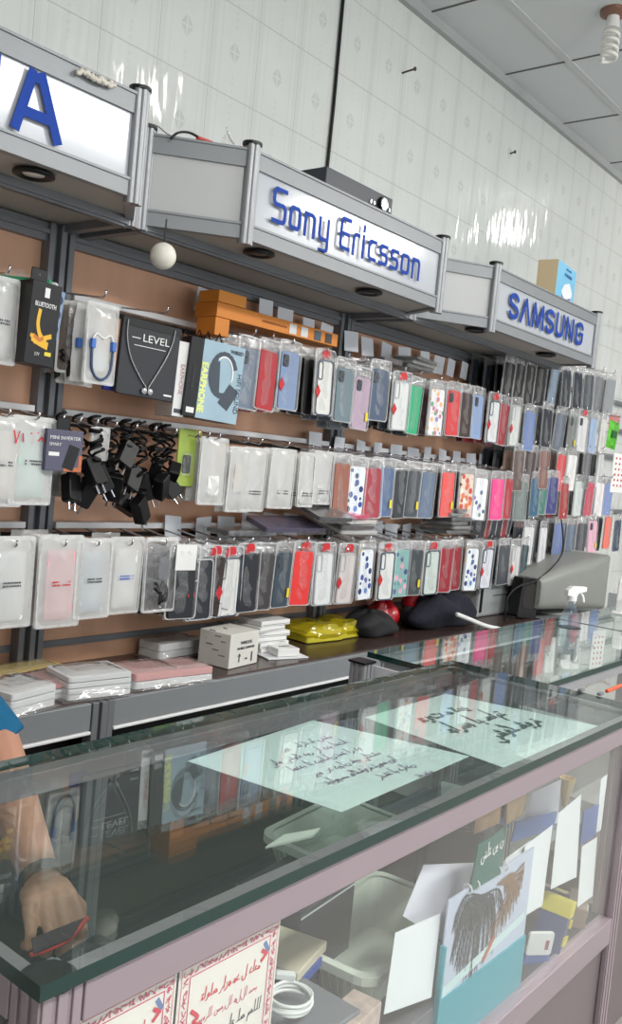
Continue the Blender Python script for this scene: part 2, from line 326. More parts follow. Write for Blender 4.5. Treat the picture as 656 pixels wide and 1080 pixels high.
# ================================================================ canopy signs
def post(m, x, y, z0, z1, r=.011):
    m.tube([(x, y, z0), (x, y, z1)], r, 12)
YF, YJ, ZB, ZT = 1.42, 1.57, 1.963, 2.157
soff = mat('soffit_board', (172, 168, 160), .5, 0, .05, 5)
def canopy(i, xl, xr, label):
    x0, x1 = EDGE[i]+.050, EDGE[i+1]+.022
    r = empty('canopy_sign', ((x0+x1)/2, 1.6, ZB)); tag(r, label, 'shop sign', 'canopy signs over the wall display'); c = Vector(r.location)
    Q = lambda x, y, z: Vector((x, y, z))-c
    # soffit: inner board and the bulge
    m = MB(); m.slab([Q(x0, 1.79, ZB+.012), Q(x0, YJ, ZB+.012), Q(xl, YF, ZB+.012), Q(xr, YF, ZB+.012), Q(x1, YJ, ZB+.012), Q(x1, 1.79, ZB+.012)], -.006); m.build('soffit_panel', soff, r)
    m = MB(); m.slab([Q(x0, 1.84, ZT-.012), Q(x0, YJ, ZT-.012), Q(xl, YF+.005, ZT-.012), Q(xr, YF+.005, ZT-.012), Q(x1, YJ, ZT-.012), Q(x1, 1.84, ZT-.012)], .006); m.build('top_panel', soff, r)
    m = MB(); m.bar(Q(x0, YJ, ZB), Q(x1, YJ, ZB), .03, .02); m.bar(Q(x0, YJ-.006, ZB-.012), Q(x1, YJ-.006, ZB-.012), .006, .006); m.bar(Q(x0, YJ+.008, ZB-.011), Q(x1, YJ+.008, ZB-.011), .006, .006); m.build('front_beam', alud, r)
    m = MB(); m.bar(Q(x0+.012, YJ, ZB), Q(x0+.012, 1.79, ZB), .022, .024); m.build('cross_beam', alud, r)
    m = MB(); m.bar(Q(x1-.012, YJ, ZB), Q(x1-.012, 1.79, ZB), .022, .024); m.build('cross_beam', alud, r)
    segs = (('sign_panel', (xl, YF), (xr, YF), signwhite), ('side_panel', (x0, YJ), (xl, YF), sidegrey), ('side_panel', (xr, YF), (x1, YJ), sidegrey))
    for nm, a, b, mt in segs:
        A = Q(a[0], a[1], 0); Bq = Q(b[0], b[1], 0); A.z = Bq.z = (ZT-ZB)/2
        o = MB().bar(A, Bq, .006, ZT-ZB-.02).build(nm, mt, r)
        for nm2, zz, hh in (('top_trim', ZT-.02, .04), ('bottom_trim', ZB+.0175, .035)):
            A2 = A.copy(); B2 = Bq.copy(); A2.z = B2.z = zz-ZB
            MB().bar(A2, B2, .018, hh).bar(A2+Vector((0, 0, hh/2-.003)), B2+Vector((0, 0, hh/2-.003)), .024, .005).build(nm2, trimgrey, r)
    for (px, py) in ((xl, YF), (xr, YF), (x0, YJ), (x1, YJ)):
        m = MB(); p = Q(px, py, 0)
        for k in range(3):
            a = -PI/2+(k-1)*.9; post(m, p.x+.012*math.cos(a), p.y+.012*math.sin(a), -.012, ZT-ZB+.008, .008)
        post(m, p.x, p.y+.004, -.01, ZT-ZB+.006, .013)
        m.build('corner_post', alu, r, smooth=False, auto=True)
        MB().lathe([(.001, 0), (.022, 0), (.022, .006), (.001, .006)], (p.x, p.y, ZT-ZB+.008), 16).build('post_cap', black, r)
    return r, Q
def downlight(r, Q, u, v, lit=False):  # lit only picks the white lens disc; no downlight glows
    p = atz(u, v, ZB); p = Q(p.x, 1.478, ZB-.0)
    h = MB().lathe([(.020, .002), (.037, .002), (.038, -.003), (.030, -.006), (.022, -.002), (.020, .004)], p, 28).build('downlight', black, r, smooth=True)
    MB().lathe([(.001, .001), (.021, .001), (.019, -.002), (.001, -.0035)], p, 20).build('lens', mat('lamp_lens', (235, 235, 230), .2) if lit else mat('lamp_lens_dark', (60, 55, 50), .3), h, smooth=True)
def arc(cx, cy, rx, ry, a0, a1, n=10):
    return [(cx+rx*math.cos(math.radians(a0+(a1-a0)*k/n)), cy+ry*math.sin(math.radians(a0+(a1-a0)*k/n))) for k in range(n+1)]
# sign letters as drawn strokes, unit height 1
def rr(x0, x1, y0, y1, r=.12):
    return arc(x1-r, y1-r, r, r, 0, 90, 4)+arc(x0+r, y1-r, r, r, 90, 180, 4)+arc(x0+r, y0+r, r, r, 180, 270, 4)+arc(x1-r, y0+r, r, r, 270, 360, 4)+[(x1, y1-r)]
LET = {
 'S': (.62, [[(.6, .95), (.16, .95)]+arc(.16, .8, .13, .15, 90, 180, 4)+arc(.16, .65, .13, .13, 180, 270, 4)+[(.46, .52)]+arc(.46, .37, .14, .15, 90, 0, 4)+arc(.46, .2, .14, .15, 0, -90, 4)+[(.02, .05)]]),
 'o': (.56, [rr(.04, .5, .05, .62)]),
 'n': (.56, [[(.04, 0), (.04, .62), (.36, .62)]+arc(.36, .48, .14, .14, 90, 0, 4)+[(.5, 0)]]),
 'y': (.56, [[(.04, .66), (.04, .2)]+arc(.18, .2, .14, .14, 180, 270, 4)+[(.5, .06)], [(.5, .66), (.5, -.15)]+arc(.36, -.15, .14, .14, 0, -90, 4)+[(.08, -.29)]]),
 'E': (.56, [[(.54, .95), (.16, .95)]+arc(.18, .8, .14, .15, 90, 180, 4)+[(.04, .2)]+arc(.18, .2, .14, .15, 180, 270, 4)+[(.54, .05)], [(.04, .5), (.48, .5)]]),
 'r': (.36, [[(.04, 0), (.04, .48)]+arc(.18, .48, .14, .14, 180, 90, 4)+[(.34, .62)]]),
 'i': (.16, [[(.04, 0), (.04, .66)], [(.04, .84), (.04, .98)]]),
 'c': (.50, [[(.46, .62), (.18, .62)]+arc(.18, .48, .14, .14, 90, 180, 4)+arc(.18, .19, .14, .14, 180, 270, 4)+[(.46, .05)]]),
 's': (.52, [[(.48, .62), (.16, .62)]+arc(.16, .49, .12, .13, 90, 270, 6)+[(.36, .35)]+arc(.36, .2, .12, .15, 90, -90, 6)+[(.02, .05)]]),
 ' ': (.2, []),
}
SAM = {
 'S': (.62, [arc(.3, .73, .24, .24, 20, 180, 8)+arc(.3, .72, .24, .2, 180, 250, 4)+arc(.3, .28, .24, .2, 70, 0, 4)+arc(.3, .27, .24, .24, 0, -160, 8)]),
 'A': (.66, [[(.04, 0), (.32, .98)], [(.32, .98), (.6, 0)]]),
 'M': (.82, [[(.05, 0), (.12, .98)], [(.12, .98), (.4, .05)], [(.4, .05), (.68, .98)], [(.68, .98), (.75, 0)]]),
 'U': (.64, [[(.07, 1), (.07, .3)]+arc(.3, .28, .23, .25, 180, 360, 8)+[(.53, 1)]]),
 'N': (.66, [[(.07, 0), (.07, 1)], [(.07, .96), (.53, .04)], [(.53, 0), (.53, 1)]]),
 'G': (.66, [arc(.32, .72, .24, .25, 20, 180, 8)+[(.08, .3)]+arc(.32, .28, .24, .25, 180, 360, 8)+[(.56, .5), (.34, .5)]]),
}
def sign_text(body, table, M, h, w, width, sp=.14, name='lettering', parent=None, m=blue, sx=1):
    tot = sum(table[c][0]+sp for c in body)-sp; k = width/tot; x = -width/2; mb = MB()
    for c in body:
        a, st = table[c]
        for s in st: mb.ribbon([(x+px*k, (py-.5)*h) for px, py in s], w, M, .0012)
        x += (a+sp)*k
    return mb.build(name, m, parent)
nok, Qn = canopy(0, EDGE[0]+.24, 1.12, 'leftmost canopy sign, white with a blue letter A cut by the photo edge')
son, Qs = canopy(1, 1.435, 2.242, 'middle canopy sign, white with blue rounded lettering Sony Ericsson')
sam, Qm = canopy(2, 2.568, 3.40, 'rightmost canopy sign, white with blue capitals SAMSUNG')
for c_, Q_, pts in ((nok, Qn, [(33, 184, True)]), (son, Qs, [(276, 267, False), (392, 308, False)]), (sam, Qm, [(508, 348, False), (577, 374, False)])):
    for u, v, l in pts: downlight(c_, Q_, u, v, l)
a = aty(284, 222, YF); b = aty(440, 275, YF); cx = (a.x+b.x)/2; cz = (aty(284, 222, YF).z+aty(440, 275, YF).z)/2
M0 = FRONT(cx, YF-.0105, 2.06); M0.translation -= son.location
sign_text('Sony Ericsson', LET, M0, .078, .0092, b.x-a.x, .22, 'lettering', son)
a = aty(534, 322, YF); b = aty(613, 349, YF); M0 = FRONT((a.x+b.x)/2, YF-.0105, 2.058); M0.translation -= sam.location
sign_text('SAMSUNG', SAM, M0, .074, .0135, b.x-a.x, .12, 'lettering', sam)
# end of the word NOKIA on the first sign
a = aty(8, 118, YF); b = aty(60, 146, YF); wA = b.x-a.x; h = .094; M0 = FRONT(a.x, YF-.0105, 2.058); M0.translation -= nok.location; mb = MB()
A1 = [[(0.01, -.5*h), (wA*.36, .5*h)], [(wA*.36, .46*h), (wA*.54, .46*h)], [(wA*.54, .5*h), (wA*.93, -.5*h)], [(wA*.2, -.2*h), (wA*.72, -.2*h)]]
for s in A1: mb.ribbon(s, .018, M0, .0012)
for k, ch in enumerate('IKON'):
    x = -.035-k*.1
    st = {'I': [[(0, -.5), (0, .5)]], 'K': [[(-.04, -.5), (-.04, .5)], [(.03, .5), (-.03, 0)], [(-.03, 0), (.03, -.5)]], 'O': [[(-.035, -.5), (-.035, .5)], [(.035, -.5), (.035, .5)], [(-.035, .46), (.035, .46)], [(-.035, -.46), (.035, -.46)]], 'N': [[(-.035, -.5), (-.035, .5)], [(-.035, .46), (.035, -.46)], [(.035, -.5), (.035, .5)]]}[ch]
    for s in st: mb.ribbon([(x+p[0], p[1]*h) for p in s], .018, M0, .0012)
mb.build('lettering', blue, nok)
# ---------------------------------------------------------------- things on and by the canopies
r = empty('video_recorder', (1.86, 1.5, ZT+.002)); tag(r, 'flat black recorder box with round dial lying on the middle canopy', 'recorder')
MB().box(-.13, .16, -.05, .17, .0, .058).build('case', mat('recorder_shell', (42, 48, 58), .4), r, bevel=.003)
MB().lathe([(.001, 0), (.02, 0), (.018, .006), (.001, .006)], (0, 0, 0), 24).build('dial', black, r, loc=(.11, -.052, .03), rot=(PI/2, 0, 0), auto=True)
MB().lathe([(.012, 0), (.016, 0), (.016, .003), (.012, .003)], (0, 0, 0), 24).build('dial_ring', chrome, r, loc=(.11, -.058, .03), rot=(PI/2, 0, 0))
for dx in (.06, .075, .145): MB().box(dx-.004, dx+.004, -.053, -.049, .02, .03).build('button', chrome, r)
r = empty('cable_end', (2.04, 1.46, ZT+.002)); tag(r, 'short black plug lying beside the recorder on the middle canopy', 'plug')
MB().tube([(0, 0, .01), (.02, 0, .014), (.045, .005, .01), (.06, .02, .006)], .006, 8).build('plug', black, r, smooth=True)
r = empty('router_box', (3.31, 1.56, ZT+.002), (0, 0, .12)); tag(r, 'light blue carton with a white router printed on it, on the right canopy', 'box')
MB().box(-.115, .115, -.04, .04, 0, .175).build('carton', mat('box_blue', (120, 190, 225), .4), r, bevel=.002)
MB().box(-.1165, -.1155, -.039, .039, .001, .174).build('carton_side', mat('box_tan', (205, 185, 150), .5), r)
MB().slab([(-.05, -.0405, .07), (-.01, -.0405, .035), (.075, -.0405, .055), (.085, -.0405, .085), (.04, -.0405, .115), (-.02, -.0405, .10)], -.001).build('printed_router', mat('print_white', (235, 238, 240), .4), r)
mb = MB(); M = frame((0, -.041, 0), (1, 0, 0), (0, 0, 1))
mb.ribbon([(-.04, .055), (-.01, .04), (.07, .06)], .006, M); mb.ribbon([(-.06, .02), (.08, .02)], .004, M); mb.build('printed_stripe', mat('print_navy', (40, 80, 140), .4), r)
text('4G MODEM', .018, MC['print_navy'], 'lettering', r, frame((.01, -.042, .135), (1, 0, 0), (0, 0, 1)))
text('wireless n 150', .011, MC['print_navy'], 'lettering', r, frame((.01, -.042, .158), (1, 0, 0), (0, 0, 1)))
# hanging ball
p = aty(174, 246, 1.5); q = aty(172, 270, 1.5)
r = empty('hanging_ball', q); tag(r, 'small off-white ball hanging on a black string under the middle canopy', 'ornament')
MB().loft([[Vector((.028*math.sin(a)*math.cos(2*PI*k/20), .028*math.sin(a)*math.sin(2*PI*k/20), .028*math.cos(a))) for k in range(20)] for a in [PI*j/14+.001*(j == 0)-.001*(j == 14) for j in range(15)]]).build('ball', mat('ivory', (222, 218, 206), .5, 0, .06, 40), r, smooth=True)
MB().tube([(0, 0, .026), (0.001, 0, ZB+.01-q.z)], .0018, 6).build('string', black, r)
# cable on the tiles
m = MB(); m.tube([(2.20, 1.843, 3.08), (2.2, 1.843, 2.9), (2.203, 1.843, 2.6), (2.2, 1.843, 2.3), (2.2, 1.843, 2.1)], .0052, 8); tag(m.build('wall_cable', black, smooth=True), 'black cable running straight down the white tiles behind the recorder', 'cable')
# wires on the middle canopy left end
def curve_pts(P, n=6):
    P = [Vector(p) for p in P]; out = []
    for i in range(len(P)-1):
        p0, p1, p2, p3 = P[max(i-1, 0)], P[i], P[i+1], P[min(i+2, len(P)-1)]
        for k in range(n):
            t = k/n; out.append(.5*((2*p1)+(p2-p0)*t+(2*p0-5*p1+4*p2-p3)*t*t+(3*p1-p0-3*p2+p3)*t**3))
    return out+[P[-1]]
r = empty('loose_wire', (1.35, 1.5, ZT)); tag(r, 'loose black wire with red joints lying over the end of the middle canopy', 'wire')
L0 = Vector(r.location)
pw = [aty(u, v, 1.52)-L0 for u, v in ((180, 146), (188, 140), (200, 140), (214, 147), (232, 153), (252, 156))]
MB().tube(curve_pts(pw), .0028, 6).build('wire', black, r, smooth=True)
MB().tube(curve_pts([aty(u, v, 1.52)-L0 for u, v in ((208, 145), (216, 148), (224, 151))]), .0045, 8).build('joint', mat('red_tape', (190, 60, 50), .5), r, smooth=True)
MB().tube(curve_pts([aty(u, v, 1.52)-L0 for u, v in ((236, 154), (246, 155), (256, 156))]), .004, 8).build('joint', MC['red_tape'], r, smooth=True)
MB().tube(curve_pts([aty(u, v, 1.6)-L0 for u, v in ((150, 128), (166, 133), (176, 141), (184, 144))]), .0014, 6).build('thin_wire', alud, r, smooth=True)
MB().tube(curve_pts([aty(u, v, 1.52)-L0 for u, v in ((239, 134), (242, 144), (247, 152))]), .0018, 6).build('bare_end', chrome, r, smooth=True)
# crumpled lace on the first canopy
m = MB(); rnd = random.Random(3)
pl = []
for k in range(46):
    u = 80+rnd.random()*42; p = aty(u, 70+(u-80)*.42+rnd.random()*7, 1.402); pl.append(p)
pl.sort(key=lambda p: p.x); m.tube(curve_pts(pl, 3), .0045, 5)
tag(m.build('crumpled_cord', mat('cream_cord', (205, 200, 188), .8), smooth=True), 'crumpled cream cord lying on the top edge of the leftmost sign', 'cord')
# nails in the tiles
for (u, v, lab) in ((424, 77, 'long bare nail sticking out of the upper wall tiles'), (538, 162, 'dark screw with a chipped mark in the wall tiles, nearest the ceiling')):
    p = aty(u, v, 1.85); m = MB(); m.tube([p, p+Vector((-.0, -.05 if u == 424 else -.02, .004))], .003, 6); q = p+Vector((0, -.05 if u == 424 else -.02, .004)); m.tube([q, q+Vector((0, -.004, 0))], .007, 8)
    tag(m.build('wall_nail', mat('rust', (80, 65, 60), .6, .5)), lab, 'nail')
p = aty(637, 330, 1.80); q = aty(656, 336, 1.80)
tag(MB().tube([Vector((p.x, 1.62, p.z)), Vector((p.x+.2, 1.72, p.z+.003)), Vector((5.3, 1.84, p.z+.02))], .003, 6).build('thin_cord', black), 'thin dark cord running from the end of the right canopy', 'cord')
# ================================================================ phone-case packs
def crumple(w, h, nx, ny, t, amp, seed, z0=.008, neck=0):
    rn = random.Random(seed); m = MB(); F = {}
    for s in (0, 1):
        for i in range(nx+1):
            for j in range(ny+1):
                e = min(i, nx-i, j*2, (ny-j)*2); k = min(1, e/2.)
                x = (i/nx-.5)*w; z = z0-j/ny*h
                if neck: x *= 1-neck*max(0, 1-j/ny*4)
                y = (-1 if s == 0 else 1)*t/2*k + rn.uniform(-amp, amp)*(1 if e else .3)
                F[s, i, j] = len(m.v); m.v.append(Vector((x+rn.uniform(-amp, amp)*.5, y, z)))
        for i in range(nx):
            for j in range(ny): m.f.append((F[s, i, j], F[s, i+1, j], F[s, i+1, j+1], F[s, i, j+1]))
    return m
BAGS = [crumple(.094, .188, 5, 9, .012, .0018, k, -.010).mesh('bag', clearbag, True) for k in range(4)]
headclear = clear('crinkled_header', (.96, .96, .96), .12, (240, 240, 240), .1, 1.0, 90, ior=1.95)
HEADS = [crumple(.078, .036, 8, 5, .012, .006, 20+k, -.008, .35).mesh('header', headclear, False) for k in range(4)]
MESH = {}
def getmesh(key, fn):
    if key not in MESH: MESH[key] = fn()
    return MESH[key]
def case_mesh(c, flip=False):
    def f():
        if isinstance(c, str): m = {'floral_blue': spotted('floral_blue', (225, 230, 235), [(40, 70, 150), (70, 130, 200), (240, 215, 90), (225, 230, 235), (30, 50, 110)], 42, .4), 'floral_pink': spotted('floral_pink', (228, 226, 228), [(200, 120, 150), (150, 130, 190), (228, 226, 228), (120, 160, 130), (230, 180, 120)], 50, .42), 'floral_orange': spotted('floral_orange', (225, 205, 190), [(220, 110, 60), (90, 60, 60), (235, 225, 215), (200, 80, 60)], 45, .5), 'floral_white': spotted('floral_white', (230, 232, 234), [(60, 90, 130), (110, 140, 120), (230, 232, 234), (150, 130, 190), (230, 232, 234)], 40, .34), 'teal_pink': spotted('teal_pink', (130, 175, 172), [(230, 170, 190), (220, 225, 225), (100, 160, 160), (60, 80, 130)], 40, .38)}[c]
        else: m = mat('case_%d_%d_%d' % c, c, .38, 0, .05, 20)
        return puff(.074, .156, .010, .011, 0, -.119).mesh('case', m, False)
    return getmesh(('case', c), f)
def child(name, me, parent, loc=None):
    o = bpy.data.objects.new(name, me); COL.objects.link(o); o.parent = parent
    if loc: o.location = loc
    return o
def ring_mesh(c):
    def f():
        m = MB(); a = rrect(.074, .156, .011, 0, -.119); b = rrect(.066, .148, .009, 0, -.119)
        n = len(a); vs = [Vector((x, -.0062, z)) for x, z in a]+[Vector((x, -.0066, z)) for x, z in b]; m.add(vs, [(i, (i+1) % n, n+(i+1) % n, n+i) for i in range(n)])
        a = rrect(.022, .052, .008, -.022, -.072); b = rrect(.016, .046, .006, -.022, -.072)
        vs = [Vector((x, -.0068, z)) for x, z in a]+[Vector((x, -.0068, z)) for x, z in b]; m.add(vs, [(i, (i+1) % n, n+(i+1) % n, n+i) for i in range(n)])
        return m.mesh('bumper', mat('bumper_%d_%d_%d' % c, c, .35), False)
    return getmesh(('ring', c), f)
def rim_mesh():
    def f():
        m = MB(); a = rrect(.092, .186, .01, 0, -.104); b = rrect(.0865, .1805, .008, 0, -.104); n = len(a)
        for y in (-.0055, -.0040): m.add([Vector((x, y, z)) for x, z in a]+[Vector((x, y, z)) for x, z in b], [(i, (i+1) % n, n+(i+1) % n, n+i) for i in range(n)])
        return m.mesh('bag_rim_shine', clear('bag_edge_shine', (.97, .97, .97), .38, (235, 235, 235), .1))  # whitish rim: the gloss of the bag edge is put into its colour
    return getmesh('rim', f)
def cam_mesh():
    def f():
        m = MB(); m.loft([[Vector((x, y, z)) for x, z in rrect(w, h, .006, -.02, -.066)] for w, h, y in ((.024, .034, -.005), (.022, .032, -.0072))])
        for dx, dz in ((-.005, .009), (.005, 0), (-.005, -.009)): m.loft([[Vector((-.02+dx+.0035*math.cos(a*PI/4), y, -.066+dz+.0035*math.sin(a*PI/4))) for a in range(8)] for y in (-.0072, -.0086)])
        return m.mesh('camera_bump', mat('camera_bump', (70, 74, 80), .3), False)
    return getmesh('cam', f)
def sticker_mesh():
    return getmesh('st', lambda: MB().loft([[Vector((x, y, z)) for x, z in ((-.032, -.112), (-.02, -.13), (-.032, -.150), (-.044, -.131))] for y in (-.0085, -.0078)]).mesh('red_sticker', red))
def ytag_mesh():
    return getmesh('yt', lambda: MB().box(.022, .034, -.0088, -.008, -.168, -.142).mesh('yellow_sticker', yellow))
def cap_mesh():
    return getmesh('cap', lambda: MB().loft([[Vector((x, y, z)) for x, z in ((-.018, -.040), (-.020, -.024), (-.009, -.013), (.010, -.012), (.018, -.024), (.013, -.038), (.0, -.033))] for y in (-.0075, -.0065)]).mesh('red_cap', red))
HK = {}
def hook(x, z, k, y1=1.60):
    n = 'hook'
    me = getmesh(('hook', y1), lambda: hook_mb(0, 0, 1.785, y1).mesh('hook', chrome, True)) if k is not None else getmesh(('hookf', y1), lambda: hook_mb(0, 0, 1.84, y1).mesh('hook', chrome, True))
    o = bpy.data.objects.new(n, me); COL.objects.link(o); o.location = (x, 0, z)
    if k is None: o.parent = far; o.matrix_parent_inverse = far.matrix_world.inverted()
    else: unit_child(o, k)
NPACK = [0]
def pack(x, y, z, kind, c, flags, label, group, rnd, simple=False, scale=1):
    NPACK[0] += 1
    r = empty('phone_case_pack', (x, y, z), (rnd.uniform(-.03, .03), rnd.uniform(-.05, .05), rnd.uniform(-.16, .10))); tag(r, label, 'phone case', group)
    if scale != 1: r.scale = (scale,)*3
    child('bag', BAGS[rnd.randrange(4)], r)
    child('case', case_mesh(c), r)
    if simple:
        if rnd.random() < .5: child('header', HEADS[rnd.randrange(4)], r)
        return r
    child('header', HEADS[rnd.randrange(4)], r); child('bag_rim_shine', rim_mesh(), r)
    if kind == 'clear': child('bumper', ring_mesh((60, 72, 88) if 'D' in flags else (170, 172, 176)), r)
    elif kind == 'plain' and not isinstance(c, str) and 'n' not in flags: child('camera_bump', cam_mesh(), r)
    if 'R' in flags: child('red_sticker', sticker_mesh(), r)
    if 'Y' in flags: child('yellow_sticker', ytag_mesh(), r)
    if 'C' in flags: child('red_cap', cap_mesh(), r)
    return r
DK = [(24, 25, 28), (40, 46, 56), (16, 16, 19), (62, 68, 74)]
BR = [(110, 78, 66), (150, 120, 104), (60, 44, 40)]
RD = [(165, 36, 46), (110, 30, 40), (200, 60, 66)]
WT = [(205, 206, 208), (180, 184, 188), (222, 222, 220)]
MIX = [(60, 66, 76), (190, 192, 196), (150, 60, 60), (90, 100, 112), (205, 200, 190)]
SL = [(96, 108, 122), (70, 80, 92), (120, 128, 136)]
ROWN = {0: 'top row', 1: 'middle row', 2: 'bottom row'}
T = [ # row, u, v, kind, colour, flags, words, backs palette, n
 (0, 262, 400, 'plain', (104, 116, 132), '', 'slate grey phone case half hidden by the headphone box', MIX, 3),
 (0, 281, 402, 'plain', (172, 44, 52), 'n', 'narrow red phone case left of the steel-blue case', RD+BR, 3),
 (0, 303, 402, 'plain', (122, 142, 176), 'R', 'steel-blue phone case with a red sticker at its left', MIX, 4),
 (0, 339, 409, 'clear', (214, 214, 210), 'DRC', 'white phone case, dark rim, red cap, just left of the display upright', DK, 4),
 (0, 361, 417, 'plain', (104, 122, 130), '', 'grey-green phone case just right of the display upright', SL, 3),
 (0, 380, 426, 'plain', (176, 154, 172), 'Y', 'dusty lilac phone case with a yellow sticker', SL, 3),
 (0, 398, 417, 'plain', (70, 84, 108), '', 'navy phone case between the lilac and the white ones', DK, 3),
 (0, 421, 428, 'clear', (212, 214, 212), 'RC', 'white phone case with a red cap left of the green one', DK, 3),
 (0, 437, 433, 'plain', (52, 168, 120), 'n', 'bright green phone case', DK+BR, 3),
 (0, 459, 435, 'floral', 'floral_pink', '', 'white phone case with pastel blossoms right of the green one', BR+DK, 3),
 (0, 476, 436, 'plain', (206, 62, 66), '', 'red phone case right of the pastel blossom one', BR, 3),
 (0, 489, 438, 'plain', (62, 46, 44), 'n', 'dark brown phone case right of the red one', BR, 2),
 (0, 502, 440, 'plain', (132, 156, 196), '', 'light blue phone case with a cream hanger', WT, 3),
 (0, 519, 445, 'clear', (210, 212, 212), 'DRC', 'white dark-rimmed phone case near the end of the beech panels', RD, 3),
 (0, 530, 448, 'plain', (150, 40, 52), 'n', 'narrow dark red phone case near the beech panel end', RD, 2),
 (0, 542, 449, 'clear', (204, 208, 204), 'R', 'last white phone case before the far hook rails', MIX, 3),
 (1, 358, 516, 'plain', (150, 96, 80), 'n', 'rust brown phone case edge left of the blue blossom case', BR, 3),
 (1, 374, 518, 'floral', 'floral_blue', '', 'white phone case with blue and yellow flowers', RD+BR, 3),
 (1, 390, 516, 'plain', (160, 48, 60), 'n', 'dark red phone case between the flowered and the blue one', RD, 3),
 (1, 405, 517, 'plain', (84, 106, 142), 'Yn', 'denim blue phone case with a yellow sticker', SL, 3),
 (1, 421, 518, 'plain', (54, 58, 64), 'n', 'charcoal phone case right of the denim blue one', DK, 4),
 (1, 435, 519, 'plain', (70, 76, 82), 'nY', 'dark grey phone case left of the blue-grey one', DK, 4),
 (1, 450, 520, 'plain', (100, 116, 140), 'n', 'blue-grey phone case left of the coral one', DK, 3),
 (1, 470, 523, 'plain', (226, 88, 84), 'Yn', 'coral red phone case with a yellow sticker', DK, 4),
 (1, 490, 523, 'floral', 'floral_orange', '', 'phone case with orange and brown pattern', DK, 4),
 (1, 506, 524, 'floral', 'floral_white', '', 'white phone case with scattered dots left of the hot pink one', DK, 3),
 (1, 523, 521, 'plain', (236, 70, 140), 'n', 'hot pink phone case', RD, 3),
 (1, 535, 523, 'plain', (170, 40, 56), 'n', 'crimson phone case right of the hot pink one', RD+DK, 3),
 (1, 548, 526, 'plain', (112, 124, 122), 'n', 'grey-green phone case in a crinkled bag left of the teal ones', SL, 3),
 (2, 192, 613, 'plain', (26, 28, 34), 'nW', 'black phone case with a white header card', DK, 3),
 (2, 210, 615, 'clear', (36, 38, 46), 'R', 'black phone case in a clear frame with a red sticker', DK, 3),
 (2, 224, 618, 'plain', (52, 38, 36), 'nC', 'black phone case with orange edge left of a dark-rimmed white one', [(215, 150, 100)]+DK, 3),
 (2, 239, 618, 'clear', (212, 212, 210), 'DRC', 'leftmost large white phone case with dark rim and red cap', DK, 3),
 (2, 259, 613, 'plain', (34, 36, 44), 'nC', 'black phone case with a red cap right of the large white one', DK, 3),
 (2, 277, 614, 'plain', (66, 62, 64), 'n', 'brownish black phone case left of the slate one', BR+DK, 3),
 (2, 297, 616, 'plain', (58, 72, 84), 'Y', 'dark slate phone case with a yellow sticker', DK, 3),
 (2, 318, 614, 'plain', (222, 52, 50), 'nC', 'bright red phone case with a red cap', DK, 3),
 (2, 339, 610, 'clear', (214, 216, 216), 'C', 'white phone case with a red cap right of the bright red one', BR, 3),
 (2, 364, 613, 'clear', (206, 198, 196), 'RC', 'pinkish clear phone case with a red cap and a red sticker', DK, 3),
 (2, 383, 613, 'floral', 'floral_blue', '', 'white phone case with blue flowers right of the pinkish one', BR, 3),
 (2, 405, 611, 'clear', (214, 216, 214), 'DRC', 'white phone case with dark rim left of the teal patterned one', BR, 3),
 (2, 421, 609, 'floral', 'teal_pink', '', 'teal phone case with a pink pattern', MIX, 2),
 (2, 436, 609, 'plain', (62, 68, 72), 'nY', 'charcoal phone case right of the teal patterned one', DK, 3),
 (2, 453, 606, 'clear', (196, 206, 200), 'DC', 'white and green striped phone case with a red cap', DK, 3),
 (2, 468, 604, 'plain', (150, 30, 44), 'n', 'left dark red phone case of a pair', RD, 2),
 (2, 477, 603, 'plain', (140, 26, 40), 'n', 'right dark red phone case of a pair', DK, 2),
 (2, 496, 603, 'floral', 'floral_blue', '', 'white phone case with blue flowers over the navy clothes', DK, 2),
 (2, 512, 603, 'clear', (210, 212, 220), 'DRC', 'white dark-rimmed phone case second right of the blue-flowered one', BR, 3),
 (2, 529, 602, 'plain', (70, 74, 80), 'n', 'charcoal phone case near the right end', MIX, 2),
 (2, 541, 601, 'clear', (208, 206, 204), 'R', 'white phone case with a red sticker left of the dark teal one', MIX, 2),
 (2, 551, 601, 'plain', (40, 66, 74), 'n', 'dark teal phone case at the right end', DK, 2),
]
def behind(w): return 'pack behind '+w.replace('phone case', 'case').replace(' a ', ' ').replace(' the ', ' ').replace(' and ', ', ')
rnd = random.Random(11)
def unit_of(x): return 0 if x < EDGE[1] else 1 if x < EDGE[2] else 2
for row, u, v, kind, c, fl, words, pal, n in T:
    yf = 1.612; p = aty(u, v, yf); z = ZR[row]-.006+rnd.uniform(-.006, .004)
    if row == 0: z = p.z+.119
    x = p.x; hook(x, ZR[row], unit_of(x))
    o = pack(x, yf, z, kind, c, fl, words+', '+ROWN[row], 'phone cases hanging in the '+ROWN[row], rnd)
    if 'W' in fl: child('header_card', MB().box(-.03, .03, -.0095, -.0085, -.075, -.012).mesh('header_card', white), o)
    step = .15/(n+.6)
    for k in range(n):
        pack(x+rnd.uniform(-.008, .008), yf+step*(k+1)+rnd.uniform(-.004, .004), z+rnd.uniform(-.008, .008), 'plain', pal[rnd.randrange(len(pal))], '', behind(words.split(',')[0])+', '+ROWN[row], behind(words), rnd, True)
